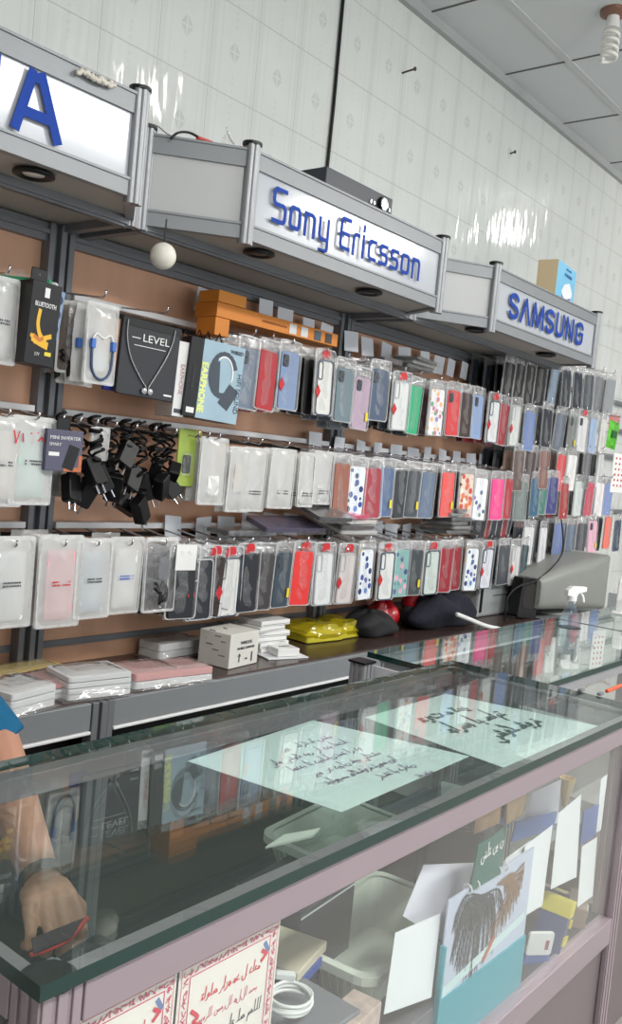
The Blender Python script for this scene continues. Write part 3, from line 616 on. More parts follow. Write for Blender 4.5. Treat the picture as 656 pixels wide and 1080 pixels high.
# far rail packs: u, v, colour, words, palette, n, rail z
FT = [
 (536, 405, (16, 17, 20), 'n', 'black phone case, first on the uppermost far rail', DK, 3), (547, 406, (13, 14, 18), 'n', 'black phone case, second on the uppermost far rail', DK, 3), (558, 407, (15, 16, 19), 'n', 'black phone case, third on the uppermost far rail', DK, 3),
 (569, 408, (14, 15, 20), 'n', 'black phone case left of the pale blue-grey one on the uppermost far rail', DK, 2), (584, 408, (120, 140, 160), 'n', 'pale blue-grey phone case on the uppermost far rail', DK, 2),
 (595, 410, (40, 46, 56), 'n', 'dark grey phone case right of the pale blue-grey one', DK+WT, 2), (607, 412, (36, 42, 54), 'n', 'dark slate phone case under the end of the right sign', DK+WT, 2), (619, 414, (70, 76, 84), 'n', 'mid grey phone case on the uppermost far rail', DK+WT, 2), (631, 416, (110, 114, 118), 'n', 'light grey phone case on the uppermost far rail', DK+WT, 2), (643, 418, (140, 144, 148), 'n', 'pale grey phone case at the right end of the uppermost far rail', WT+DK, 2),
 (557, 455, (106, 128, 176), 'n', 'periwinkle blue phone case with a cream hanger', DK, 2), (575, 452, (34, 38, 50), 'n', 'black phone case in a white frame with a blue picture', DK, 2), (590, 456, (92, 102, 116), 'n', 'grey-blue phone case above the red one', DK, 2), (603, 458, (112, 118, 116), 'Y', 'grey phone case with a yellow sticker on the second far rail', DK, 2), (613, 458, (206, 206, 206), 'C', 'white phone case with a red cap on the second far rail', WT, 2), (624, 460, (150, 172, 204), 'n', 'light blue phone case on the second far rail', WT, 2), (635, 460, (206, 204, 200), 'n', 'off-white phone case at the right end of the second far rail', WT, 2),
 (545, 497, (96, 78, 74), 'n', 'brown phone case edge, first on the third far rail', BR+DK, 3), (558, 497, (70, 56, 56), 'n', 'dark brown phone case edge on the third far rail', BR+DK, 3), (572, 496, (130, 90, 84), 'n', 'reddish brown phone case edge left of the red one', BR+DK, 3), (591, 499, (204, 66, 70), 'n', 'large red phone case on the third far rail', BR, 2), (602, 499, (220, 220, 218), 'n', 'large white phone case right of the large red one', DK, 2), (617, 497, (96, 98, 102), 'n', 'grey phone case right of the large white one', DK+WT, 2), (632, 497, (200, 202, 204), 'n', 'frosted phone case beside the red-spotted sheet', DK+WT, 2),
 (562, 525, (50, 92, 120), 'n', 'blue-green phone case left of the teal green one', SL, 2), (571, 523, (66, 116, 106), 'n', 'teal green phone case on the fourth far rail', SL, 2), (581, 523, (56, 60, 120), 'n', 'indigo phone case right of the teal green one', DK, 2), (593, 529, (160, 50, 50), 'n', 'brick red phone case edge on the fourth far rail', RD+DK, 3), (609, 526, (196, 204, 202), 'n', 'frosted grey phone case on the fourth far rail', WT+DK, 2), (621, 527, (186, 70, 90), 'n', 'rose red phone case on the fourth far rail', WT, 2), (631, 527, (222, 218, 220), 'n', 'white phone case right of the rose red one', WT, 2), (641, 527, (120, 140, 190), 'n', 'lavender blue phone case at the right end of the fourth far rail', DK, 2),
 (556, 576, (206, 206, 206), 'n', 'frosted white phone case left on the lowest far rail', MIX, 3), (571, 576, (214, 212, 216), 'n', 'milky phone case right of the frosted one on the lowest far rail', MIX, 3), (588, 571, (98, 118, 168), 'n', 'cornflower blue phone case on the lowest far rail', DK, 2), (600, 572, (88, 104, 124), 'n', 'slate blue phone case on the lowest far rail', SL, 2), (612, 570, (70, 72, 78), 'n', 'charcoal phone case above the monitor', DK+MIX, 2), (623, 567, (222, 170, 190), 'Y', 'pink phone case with a yellow sticker above the monitor', DK+WT, 2), (640, 562, (236, 108, 90), 'n', 'coral orange phone case above the monitor', DK, 2), (650, 565, (44, 60, 84), 'n', 'navy phone case at the right edge of the lowest far rail', DK, 2)]
for u, v, c, fl, words, pal, n in FT:
    yf = 1.615; p = aty(u, v, yf); z = p.z+.119
    hook(p.x, z+.004, None); sc = 1
    pack(p.x, yf, z, 'plain', c, fl, words, 'phone cases on the far rails', rnd)
    for k in range(n):
        pack(p.x+rnd.uniform(-.01, .01), yf+.045*(k+1), z+rnd.uniform(-.01, .01), 'plain', pal[rnd.randrange(len(pal))], '', behind(words), behind(words), rnd, True)
print('packs', NPACK[0])
# shelf of small packs below the uppermost far rail
rn = random.Random(5)
p0 = aty(560, 436, 1.7); p1 = aty(650, 446, 1.7)
for k in range(18):
    t = k/17; x = p0.x+(p1.x-p0.x)*t; z = p0.z+(p1.z-p0.z)*t
    r = empty('small_case_pack', (x, 1.70, z+.04), (0, rn.uniform(-.1, .1), rn.uniform(-.5, .1))); tag(r, 'frosted white small case pack hanging under the uppermost far rail' if k < 15 else 'small reddish case pack hanging under the uppermost far rail, near its right end', 'phone case', 'small white packs under the uppermost far rail' if k < 15 else 'small reddish packs under the uppermost far rail')
    child('case', getmesh(('sm', k >= 15), lambda: puff(.06, .085, .008, .008, 0, -.045).mesh('case', mat('case_reddish', (196, 120, 116), .4) if k >= 15 else mat('case_frost', (200, 202, 202), .35))), r)
    child('bag', getmesh('smb', lambda: crumple(.072, .11, 4, 5, .012, .002, 9).mesh('bag', clearbag, True)), r)
    hook(x, z+.045, None, 1.66)
# green snack-like pack at the far right
p = aty(647, 458, 1.62); r = empty('green_pack', (p.x, 1.62, p.z+.06), (0, .12, -.2)); tag(r, 'bright green small pack at the far right edge of the display', 'packet')
crumple(.085, .13, 5, 8, .016, .003, 77, 0).build('pouch', mat('green_foil', (90, 180, 50), .25, .2), r, smooth=False)
MB().box(-.02, .02, -.0115, -.0105, -.08, -.045).build('label_patch', mat('dark_green', (30, 90, 40), .4), r)
hook(p.x, p.z+.064, None)
# red-spotted sheet
p = aty(652, 498, 1.60); r = empty('earring_card', (p.x, 1.60, p.z+.09), (0, 0, -.2)); tag(r, 'white hanging sheet with rows of red spots at the right edge', 'card')
puff(.11, .19, .004, .006, 0, -.095).build('sheet', white, r); m = MB()
for i in range(3):
    for j in range(6): m.box(-.036+i*.03, -.026+i*.03, -.004, -.002, -.03-j*.026, -.02-j*.026)
m.build('red_spots', red, r, bevel=.001); hook(p.x, p.z+.094, None)
# ---------------------------------------------------------------- price tags
tg = [(217, 318, 0), (249, 325, 0), (281, 328, 0), (301, 337, 0), (326, 347, 0), (344, 353, 0), (371, 360, 0), (388, 366, 0), (408, 372, 0), (427, 376, 0), (449, 380, 0), (463, 385, 0), (476, 388, 0), (490, 391, 0), (503, 394, 0), (521, 400, 0),
 (333, 467, 1), (358, 472, 1), (381, 475, 1), (399, 477, 1), (418, 479, 1), (436, 482, 1), (451, 481, 1), (467, 483, 1), (482, 485, 1), (497, 487, 1), (509, 488, 1),
 (183, 557, 2), (215, 558, 2), (239, 557, 2), (264, 553, 2), (285, 553, 2), (307, 553, 2), (398, 560, 2), (413, 562, 2), (429, 562, 2), (443, 562, 2), (499, 557, 2)]
rn = random.Random(2)
for u, v, k in tg:
    p = aty(u, v, 1.755); s = .031 if k else .030
    o = MB(); o.loft([[Vector((sx*s, y+(.004 if sz > 0 else 0)*1, sz*s*1.05)) for sx, sz in ((-1, -1), (1, -1), (1, 1), (-1, 1))] for y in (-.0006, .0006)])
    q = o.build('price_tag', tagpaper, None, loc=(p.x, 1.755, p.z), rot=(rn.uniform(-.12, .12), rn.uniform(-.12, .12), rn.uniform(-.2, .2)))
    tag(q, 'blank grey price tag above the packs of the %s' % ROWN[k], 'price tag', 'blank grey price tags above the %s' % ROWN[k])
# ================================================================ gadget pouches and boxes at left
milky = clear('milky_pouch', (.93, .93, .92), .5, (226, 226, 224), .18, .5, 40)
sealm = clear('pouch_seal', (.95, .95, .95), .5, (226, 226, 224), .2)
pouchrim = mat('pouch_rim', (222, 222, 220), .4)
ink = mat('grey_ink', (70, 72, 78), .6); inkred = mat('red_ink', (200, 50, 60), .6); inkblue = mat('blue_ink', (50, 90, 190), .6)
def lines(mb, x0, x1, z, y, n, h=.0022, seed=0):      # a row of tiny printed marks
    rn = random.Random(seed); x = x0
    while x < x1:
        w = rn.uniform(.002, .005); mb.box(x, min(x+w, x1), y-.0004, y, z-h/2, z+h/2); x += w+.0016
def pouch(u, v, w, h, label, insert=None, body=milky, y=1.612, mark=ink, yaw=0, k=0, extra=None, group='milky gadget pouches', back=2, rail=None, writing=True, tilt=0):
    p = aty(u, v, y); zc = p.z; r = empty('gadget_pouch', (p.x, y, zc+h/2), (rn.uniform(-.03, .03), tilt, yaw)); tag(r, label, 'pouch', group)
    o = crumple(w-.008, h-.006, 6, 10, .016, .0030, 50+k, -.003, .12).build('pouch', body, r, smooth=True)
    m = MB(); a = rrect(w, h, .006, 0, -h/2); b = rrect(w-.009, h-.016, .006, 0, -h/2-.002); n = len(a)
    for yy in (-.003, .003): m.add([Vector((x, yy, z)) for x, z in a]+[Vector((x, yy*1.0, z)) for x, z in b], [(i, (i+1) % n, n+(i+1) % n, n+i) for i in range(n)])
    m.build('seal', sealm, r)
    if insert:
        puff(w*.64, h*.76, .006, .006, 0, -h*.54).build('insert_card', insert, r)
        if writing:
            m = MB()
            for j in range(2): lines(m, -w*.2, w*.2, -h*(.5+.035*j), -.009, 8, .0035, j+k)
            m.build('printing', mark, r)
    if extra: extra(r, w, h)
    if rail is not None: hook(p.x, rail, unit_of(p.x), 1.595)
    for j in range(back):
        q = empty('gadget_pouch', (p.x+rn.uniform(-.012, .004), y+.035*(j+1), zc+h/2+rn.uniform(-.01, .004)), (0, tilt, yaw)); tag(q, behind(label.split(',')[0]).replace('pack ', 'pouch ', 1)+('' if 'row' in label.split(',')[0] else row_word(v)), 'pouch', behind(label))
        child('pouch', o.data, q); child('seal', r.children[1].data, q)
    return r
def row_word(v): return ', top row' if v < 400 else ', middle row' if v < 530 else ', bottom row'
rn = random.Random(8)
c_white = mat('insert_white', (226, 228, 228), .5); c_pink = mat('insert_pink', (226, 160, 166), .5); c_blue = mat('insert_blue', (176, 190, 202), .5); c_mint = mat('insert_mint', (176, 206, 198), .5)
pouch(10, 614, .105, .19, 'milky pouch with a white insert at the left edge of the bottom row', c_white, k=1, rail=ZR[2], back=3)
pouch(62, 613, .112, .20, 'milky pouch with a pink insert card, bottom row', c_pink, k=2, rail=ZR[2], mark=inkred, back=3)
pouch(97, 610, .098, .18, 'milky pouch with a blue-grey insert card, bottom row', c_blue, k=3, rail=ZR[2])
pouch(132, 607, .098, .18, 'milky pouch with a white insert and blue writing, bottom row', c_white, k=4, rail=ZR[2], mark=inkblue)
def gadget(r, w, h):
    m = MB()
    rn2 = random.Random(4)
    m.tube(curve_pts([(rn2.uniform(-.024, .024), rn2.uniform(-.006, .0), -.13-rn2.uniform(-.035, .035)) for _ in range(14)], 4), .005, 7); m.build('coiled_cable', black, r, smooth=True)
    puff(.034, .055, .016, .008, .006, -.075).build('adapter', alud, r)
pouch(168, 606, .10, .18, 'clear pouch with a dark adapter and coiled cable, bottom row', None, clearbag, k=5, rail=ZR[2], extra=gadget, back=1)
pouch(182, 605, .06, .16, 'narrow clear pouch with dark content beside the white header card', mat('dark_insert', (50, 54, 60), .5), clearbag, k=6, y=1.66, back=0, writing=False)
# middle row
def redpen(r, w, h):
    m = MB()
    for pts in ([(-.05, .012), (-.045, -.012), (-.038, .012)], [(-.03, .008), (-.028, -.008)], [(-.01, .01), (-.002, .0), (-.006, -.01)], [(.006, -.004), (.014, .004), (.02, -.004), (.03, .004), (.04, -.002)], [(-.012, .01), (.006, .012)]): m.ribbon([(x, z-.045) for x, z in pts], .003, FRONT(0, -.0095, 0))
    m.build('handwriting', inkred, r)
pouch(33, 486, .10, .182, 'milky pouch with a mint insert and red handwriting, middle row', c_mint, k=7, rail=ZR[1], extra=redpen, back=2)
pouch(2, 487, .10, .18, 'milky pouch with a pale insert cut by the left photo edge, middle row', mat('insert_beige', (206, 198, 188), .5), k=8, rail=ZR[1], back=1)
pouch(55, 490, .075, .14, 'milky pouch with a dark insert half behind the purple box', mat('dark_insert2', (84, 92, 100), .5), k=9, y=1.68, back=0, writing=False)
for (u, w, h, lab, vv) in ((224, .094, .17, 'milky pouch holding a white plug, leftmost of the pouches right of the chargers', 497), (253, .09, .17, 'milky pouch with a beige charger, second right of the black chargers', 506), (268, .094, .17, 'milky pouch with a white cable, behind which the beige charger pouch hangs', 506), (297, .105, .165, 'milky pouch holding a coiled white cable, widest of the middle row', 505), (322, .07, .155, 'pinkish milky pouch left of the last pouch of the middle row', 506), (340, .088, .155, 'last milky pouch of the middle row, touching the display upright', 504)):
    def ex(r, w, h, u=u):
        if u == 224: puff(.04, .05, .016, .008, 0, -.12).build('plug', white, r)
        elif u == 253: puff(.032, .075, .012, .003, -.01, -.08).build('charger', mat('beige_plastic', (200, 190, 180), .5), r)
        else:
            m = MB(); rn2 = random.Random(u); m.tube(curve_pts([(rn2.uniform(-.024, .024), rn2.uniform(-.004, .004), -.105-rn2.uniform(-.04, .04)) for _ in range(9)], 4), .003, 6); m.build('white_cable', white, r, smooth=True)
            m = MB(); lines(m, -.02, .024, -.115, -.009, 5, .003, u); lines(m, -.02, .024, -.122, -.009, 5, .003, u+1); m.build('printing', ink, r)
    pouch(u, vv, w, h, lab, None, k=u % 17, rail=ZR[1], extra=ex, back=2 if u != 253 else 1)
# yellow-green packs by the pouches
for k, (u, c, l) in enumerate(((196, (150, 170, 70), 'green carded charger pack hanging right of the black chargers'), (207, (214, 196, 50), 'yellow carded charger pack beside the milky plug pouch'))):
    p = aty(u, 483, 1.64); r = empty('carded_pack', (p.x, 1.64+.02*k, p.z+.07)); tag(r, l, 'packet')
    puff(.06, .14, .006, .004, 0, -.07).build('card', mat('card_%d' % k, c, .4), r); puff(.036, .06, .018, .006, 0, -.085).build('blister', clearbag, r); puff(.026, .045, .012, .005, 0, -.085).build('charger', black, r)
    hook(p.x, ZR[1], 1)
# top row, left
p = aty(2, 340, 1.62)
pouch(1, 338, .07, .17, 'pale pouch cut by the left photo edge, top row', mat('insert_grey', (190, 190, 188), .5), k=3, rail=ZR[0], back=0)
def flat(u, v, w, h, d, m, name, lab, cat, y=1.64, yaw=0, tilt=0):
    p = aty(u, v, y); r = empty(name, (p.x, y, p.z), (0, tilt, yaw)); tag(r, lab, cat); return r
r = flat(12, 336, .07, .17, .01, None, 'green_folder', 'green flat pack between the pale pouch and the black banana box', 'packet', 1.66, -.9)
puff(.15, .17, .012, .003, 0, 0).build('pack', mat('green_card', (58, 150, 110), .4), r); MB().box(-.02, .02, -.001, .001, .085, .1).build('hang_tab', clearbag, r)
r = flat(22, 340, .07, .17, .01, None, 'white_pack', 'white flat pack leaning against the black banana box', 'packet', 1.68, -.9)
puff(.14, .175, .014, .004, 0, 0).build('pack', white, r); MB().box(-.015, .015, -.001, .001, .087, .1).build('hang_tab', clearbag, r)
# banana box
p = aty(38, 341, 1.60); r = empty('speaker_box', (p.x, 1.60, p.z), (0, .05, -.05)); r.scale = (.60, 1.1, .96); tag(r, 'black carton with a yellow splash picture and round blue marks on its side', 'box')
MB().box(-.055, .055, -.025, .03, -.088, .083).build('carton', mat('box_black', (17, 17, 20), .4, spec=.35), r, bevel=.001)
puff(.06, .03, .002, .004, -.01, .098).build('hang_tab', black, r)
M = frame((0, -.0258, 0), (1, 0, 0), (0, 0, 1)); rn2 = random.Random(1); m = MB()
for pts, w in (([(-.018, .022), (-.02, -.004), (-.008, -.026), (.012, -.036)], .012), ([(-.03, -.035), (-.01, -.04), (.018, -.045)], .016), ([(.012, -.03), (.03, -.025)], .01), ([(-.04, -.03), (-.025, -.042)], .008)): m.ribbon(curve_pts([(a, b, 0) for a, b in pts], 5), w, M)
m.build('splash_print', mat('splash_yellow', (226, 176, 40), .5), r)
m = MB(); m.ribbon(curve_pts([(-.028, -.03, 0), (-.01, -.036, 0), (.002, -.032, 0)], 5), .008, frame((0, -.0262, 0), (1, 0, 0), (0, 0, 1))); m.build('splash_core', mat('splash_orange', (196, 110, 40), .5), r)
MB().box(-.008, .010, -.0262, -.0255, .052, .072).build('white_emblem', white, r); text('BLUETOOTH', .0135, white, 'lettering', r, frame((0, -.026, .036), (1, 0, 0), (0, 0, 1)), off=.0002)
MB().box(.016, .04, -.0262, -.0255, -.066, -.058).build('yellow_label', yellow, r); text('3.7V', .010, white, 'lettering', r, frame((-.012, -.026, -.066), (1, 0, 0), (0, 0, 1)))
m = MB(); m.box(.0552, .058, -.02, .026, -.05, .078); m.build('blue_side_strip', mat('strip_blue', (130, 150, 180), .4), r)
hook(p.x, ZR[0], 0)
p = aty(58, 331, 1.6); q = empty('round_adapter_card', (p.x+.006, 1.61, p.z), (0, .1, -.1)); tag(q, 'narrow blue-grey card with three round adapters beside the black banana box', 'packet')
puff(.032, .10, .004, .003).build('card', MC['strip_blue'], q)
for dz in (.03, 0, -.03):
    MB().lathe([(.006, 0), (.011, 0), (.011, .004), (.006, .004)], (0, 0, 0), 18).build('round_adapter', mat('navy_ring', (40, 60, 100), .4), q, loc=(0, -.002, dz), rot=(PI/2, 0, 0))
# cable pouches
pouch(75, 356, .06, .155, 'brownish clear pouch with a dark cable left of pale pouches, top row', None, clear('brown_pouch', (.8, .78, .76), .35, (150, 140, 134), .2, .5, 40), k=4, y=1.66, yaw=-.5, extra=gadget, back=1)
pouch(86, 360, .06, .17, 'pale pouch edge-on with a thin cable, left of the blue cable pouch', None, milky, k=6, y=1.64, yaw=-.75, extra=lambda r, w, h: MB().tube(curve_pts([(-.01, -.008, -.06), (.0, -.008, -.09), (.012, -.008, -.08), (.005, -.008, -.13)], 5), .003, 6).build('thin_cable', alud, r, smooth=True), back=1)
def bluecable(r, w, h):
    m = MB(); pts = [(-.028, -.008, -.078), (-.027, -.008, -.11)]+[(.026*math.cos(a), -.008, -.128+.034*math.sin(a)) for a in [PI+PI*k/10 for k in range(11)]]+[(.027, -.008, -.11), (.028, -.008, -.078)]
    m.tube(pts, .003, 8); m.build('blue_cable', mat('cable_blue', (56, 76, 110), .4), r, smooth=True)
    for s in (-1, 1):
        MB().box(s*.027-.005, s*.027+.005, -.014, -.004, -.098, -.078).build('blue_plug', mat('plug_blue', (60, 110, 190), .4), r, bevel=.001)
    m = MB(); m.tube(curve_pts([(-.027, -.008, -.078), (-.018, -.008, -.066), (0, -.008, -.074), (.018, -.008, -.066), (.027, -.008, -.078)], 5), .0025, 6); m.build('white_tie', white, r, smooth=True)
    puff(.04, .05, .003, .01, 0, -.12).build('inner_card', mat('pale_card', (205, 212, 216), .5), r)
pouch(106, 363, .082, .172, 'pale pouch with a blue looped cable and two blue plugs, top row', None, milky, k=7, y=1.60, rail=ZR[0], extra=bluecable, back=2)
# neckband headphone card
p = aty(156, 380, 1.62); r = empty('neckband_pack', (p.x, 1.62, p.z), (0, .03, -.12)); tag(r, 'wide charcoal pack with a thin silver neckband cord and the word LEVEL', 'packet')
puff(.158, .172, .012, .006).build('card', mat('charcoal_card', (50, 51, 55), .45, spec=.3), r)
MB().box(-.079, .079, -.0075, -.006, .068, .086).build('top_band', black, r)
text('LEVEL', .024, white, 'lettering', r, frame((.012, -.0074, .046), (1, 0, 0), (0, 0, 1)), sx=1.2)
MB().box(-.052, -.03, -.0075, -.0068, .043, .045).box(-.045, .04, -.0075, -.0068, .027, .0285).build('white_rule', white, r)
cordm = mat('silver_cord', (150, 150, 152), .3, .5); m = MB()
m.tube(curve_pts([(-.068, -.009, .08), (-.066, -.009, .04), (-.05, -.009, -.005), (-.02, -.009, -.045), (-.004, -.009, -.062), (-.006, -.009, -.07)], 6), .0018, 6)
m.tube(curve_pts([(.06, -.009, .08), (.056, -.009, .05), (.042, -.009, .01), (.016, -.009, -.04), (.004, -.009, -.062), (.006, -.009, -.07)], 6), .0018, 6); m.build('neckband_cord', cordm, r, smooth=True)
for dx in (-.008, .008): MB().lathe([(.001, 0), (.006, 0), (.007, .004), (.001, .006)], (0, 0, 0), 12).build('earbud', cordm, r, loc=(dx, -.008, -.072), rot=(PI/2, 0, 0), auto=True)
MB().box(.048, .07, -.0075, -.0068, -.075, -.071).build('white_mark', white, r)
hook(p.x+.03, ZR[0], 1)
p = aty(118, 405, 1.66); q = empty('blue_pack', (p.x, 1.66, p.z)); tag(q, 'small blue pack showing under the charcoal neckband pack', 'packet'); puff(.05, .03, .012, .004).build('pack', mat('royal_blue', (56, 66, 160), .4), q); MB().box(-.003, .003, -.001, .001, .012, .13).build('hang_strip', clearbag, q)
# yellow box, white box, headphone box
p = aty(178, 424, 1.68); q = empty('yellow_box', (p.x, 1.68, p.z+.01)); tag(q, 'small yellow and black carton under the neckband pack', 'box'); MB().box(-.022, .022, -.02, .02, -.035, .04).build('carton', mat('box_yellow', (224, 180, 40), .4), q, bevel=.001); MB().box(.008, .0225, -.0208, -.0198, -.034, .039).build('black_edge', black, q); MB().box(-.002, .002, -.001, .001, .04, .12).build('hang_strip', clearbag, q)
p = aty(191, 400, 1.60); q = empty('slim_white_box', (p.x, 1.60, p.z), (0, .03, -.3)); tag(q, 'slim white carton with vertical lettering left of the headphone box', 'box'); MB().box(-.014, .016, -.0, .10, -.088, .088).build('carton', white, q, bevel=.001)
text('EARPHONE', .014, mat('rose_ink', (170, 110, 110), .5), 'lettering', q, frame((0, -.0005, .0), (0, 0, -1), (1, 0, 0))); MB().box(-.01, .012, -.0006, 0, -.08, -.07).build('barcode', ink, q)
# box body: narrow black side faces left, picture faces the shop
pa = aty(203, 360, 1.58); pe = aty(250, 372, 1.60)
q = empty('headphone_box', (aty(226, 402, 1.575).x, 1.575, aty(226, 402, 1.575).z), (0, .05, -.18)); tag(q, 'large headphone carton with a headset picture and yellow-white lettering EARPHONE', 'box')
MB().box(-.078, .078, 0, .07, -.094, .094).build('carton', mat('box_black', (17, 17, 20), .4, spec=.35), q, bevel=.001)
MB().box(-.042, .0785, -.001, .0002, -.094, .094).build('picture_face', mat('box_steel', (150, 176, 190), .35, 0, .25, 10), q)
hp = mat('headset_dark', (52, 62, 74), .4); M = frame((.018, -.0015, 0), (1, 0, 0), (0, 0, 1)); m = MB()
m.ribbon([(.036*math.cos(a)+.004, .05*math.sin(a)+.018) for a in [PI*(.15+1.5*k/16) for k in range(17)]], .013, M); m.ribbon([(-.012, -.02), (-.018, .04)], .02, M); m.ribbon([(.02, -.045), (.034, -.02)], .034, M); m.build('headset_print', hp, q)
m = MB(); m.ribbon([(.028*math.cos(a)+.004, .042*math.sin(a)+.02) for a in [PI*(-.1+.8*k/12) for k in range(13)]], .004, frame((.018, -.002, 0), (1, 0, 0), (0, 0, 1))); m.build('headset_shine', white, q)
text('EARPHONE', .0235, mat('lemon', (226, 232, 140), .4), 'lettering', q, frame((-.033, -.0018, -.02), (0, 0, -1), (1, 0, 0)), off=.0012)
text('WIRED', .012, hp, 'lettering', q, frame((.055, -.0018, .078), (1, 0, 0), (0, 0, 1)), off=.0004)
text('HEADPHONE', .009, MC['grey_ink'], 'lettering', q, frame((-.062, -.0008, .0), (0, 0, -1), (1, 0, 0))); MB().box(-.07, -.048, -.0012, 0, -.085, -.072).build('barcode', white, q); text('HIFI SOUND', .018, hp, 'lettering', q, frame((.07, -.0018, -.02), (0, 0, -1), (1, 0, 0)))
# triangular black hangers over the boxes
for k, (u, v) in enumerate(((196, 354), (207, 355), (219, 357), (228, 359))):
    p = aty(u, v, 1.62); m = MB(); m.tube([Vector((-.016, 0, -.014)), Vector((0, 0, .016)), Vector((.016, 0, -.014))], .0022, 6)
    tag(m.build('carton_hanger', black, None, loc=(p.x, 1.62-.01*(k % 2), p.z)), 'black wire hanger triangle above the headphone carton', 'hanger', 'wire hangers above the headphone carton')
# orange carton lying over the hooks
a = aty(225, 338, 1.66); b = aty(352, 372, 1.66); L = b.x-a.x
r = empty('orange_carton', ((a.x+b.x)/2, 1.68, 1.835)); tag(r, 'long orange carton lying across the hooks of the top row', 'box'); orange = mat('orange_card', (206, 124, 34), .5)
MB().box(-L/2, L/2, -.03, .05, -.004, .032).build('carton', orange, r, bevel=.001)
MB().box(-L/2, -L/2+.10, -.032, .04, .033, .062).build('flap_box', mat('orange_card_light', (216, 136, 44), .5), r, bevel=.001)
MB().box(-L/2, -L/2+.05, -.028, .04, -.05, -.005).build('lower_flap', orange, r, bevel=.001)
for k, c in ((.56, (205, 206, 206)), (.66, (205, 206, 206)), (.78, (70, 86, 96)), (.88, (60, 52, 50))): MB().box(-L/2+L*k, -L/2+L*k+.03, -.0312, -.0305, .0, .027).build('printed_square', mat('orange_print_%d' % c[0], c, .5), r)
m = MB(); lines(m, -.08, .02, .014, -.0306, 9, .006, 3); m.build('printing', mat('brown_ink', (150, 80, 30), .6), r)
# ---------------------------------------------------------------- plug chargers
def charger(u, v, y, rot, cable_seed, lab):
    p = aty(u, v, y); r = empty('plug_charger', p, rot); tag(r, lab, 'charger', 'black plug chargers hanging in the middle row')
    puff(.038, .062, .026, .006).build('body', black, r)
    for s in (-1, 1): MB().tube([(s*.0095, 0, -.03), (s*.0095, 0, -.05)], .0026, 8).build('pin', chrome, r)
    return r
black2 = mat('black_rubber', (12, 12, 14), .45, spec=.3); CH = [(75, 515, 0), (91, 520, 1), (99, 498, 2), (112, 492, 3), (120, 514, 4), (133, 480, 5), (139, 505, 6), (152, 515, 7), (163, 497, 8), (170, 513, 9), (182, 500, 10), (178, 512, 11), (134, 532, 12), (148, 538, 13), (106, 505, 14)]
posn = ['lowest at the left end of the bunch', 'second from the left end', 'with a bright pin left of the middle', 'high left of the middle', 'left of the lowest pair', 'highest in the middle', 'in the centre of the bunch', 'right above the lowest pair', 'right of the centre', 'behind the rightmost pair', 'upper of the rightmost pair', 'lower of the rightmost pair', 'left of the lowest pair at the bottom', 'right of the lowest pair at the bottom', 'half hidden under the grey pouch']
rn = random.Random(21); ME = {}
for u, v, k in CH:
    rot = (rn.uniform(-.5, .5), rn.uniform(-1.1, -.2) if k > 8 else rn.uniform(-.6, .6), rn.uniform(-.8, .8)); y = 1.60+rn.uniform(0, .05)
    r = charger(u, v, y, rot, k, 'black plug charger with metal pins, '+posn[k])
    p = Vector(r.location); top = Vector((p.x+rn.uniform(-.03, .03), y+.03, 1.53)); Mi = (Matrix.Translation(p) @ Euler(rot).to_matrix().to_4x4()).inverted()
    m = MB(); sp = []
    for j in range(50):
        t = j/49; c = p.lerp(top, t)+Vector((0, 0, .012)); a = t*30
        sp.append(Mi @ (c+Vector((math.cos(a)*.014*min(1, t*5), math.sin(a)*.012, math.sin(a*.7)*.006))))
    m.tube(sp, .0032, 6); m.build('coiled_cable', black2, r, smooth=True)
    m = MB(); m.tube([Mi @ (top+Vector((0, 0, -.05))), Mi @ (top+Vector((0, 0, -.04)))], .016, 8); m.build('cable_tie', black2, r)
for u in (70, 88, 108, 130, 150, 172): hook(aty(u, 450, 1.65).x, ZR[1], 1)
pouch(105, 468, .05, .075, 'small grey pouch hanging among the black chargers', None, milky, k=2, y=1.63, back=0)
# purple gadget box
p = aty(65, 475, 1.60); r = empty('power_adapter_box', (p.x, 1.60, p.z), (0, 0, -.1)); tag(r, 'square purple carton picturing a black gadget, left of the chargers', 'box')
MB().box(-.042, .042, -.012, .03, -.043, .043).build('carton', mat('box_purple', (78, 76, 98), .4, 0, .15, 12), r, bevel=.001)
puff(.03, .028, .002, .004, 0, .055).build('hang_tab', black, r)
m = MB(); m.ribbon([(.012, -.028), (.02, .0)], .026, frame((0, -.0128, 0), (1, 0, 0), (0, 0, 1))); m.build('gadget_print', black, r)
MB().box(.0, .042, -.0126, -.0121, -.043, -.034).box(.034, .042, -.0126, -.0121, -.034, -.008).build('orange_glow_print', mat('print_orange', (180, 100, 60), .5), r)
text('MINI INVERTER', .0105, white, 'lettering', r, frame((0, -.0125, .026), (1, 0, 0), (0, 0, 1))); text('SMART', .009, white, 'lettering', r, frame((-.022, -.0125, .012), (1, 0, 0), (0, 0, 1))); MB().box(-.036, -.012, -.0128, -.0121, -.012, -.004).build('white_label', white, r)
hook(p.x, ZR[1], 1)
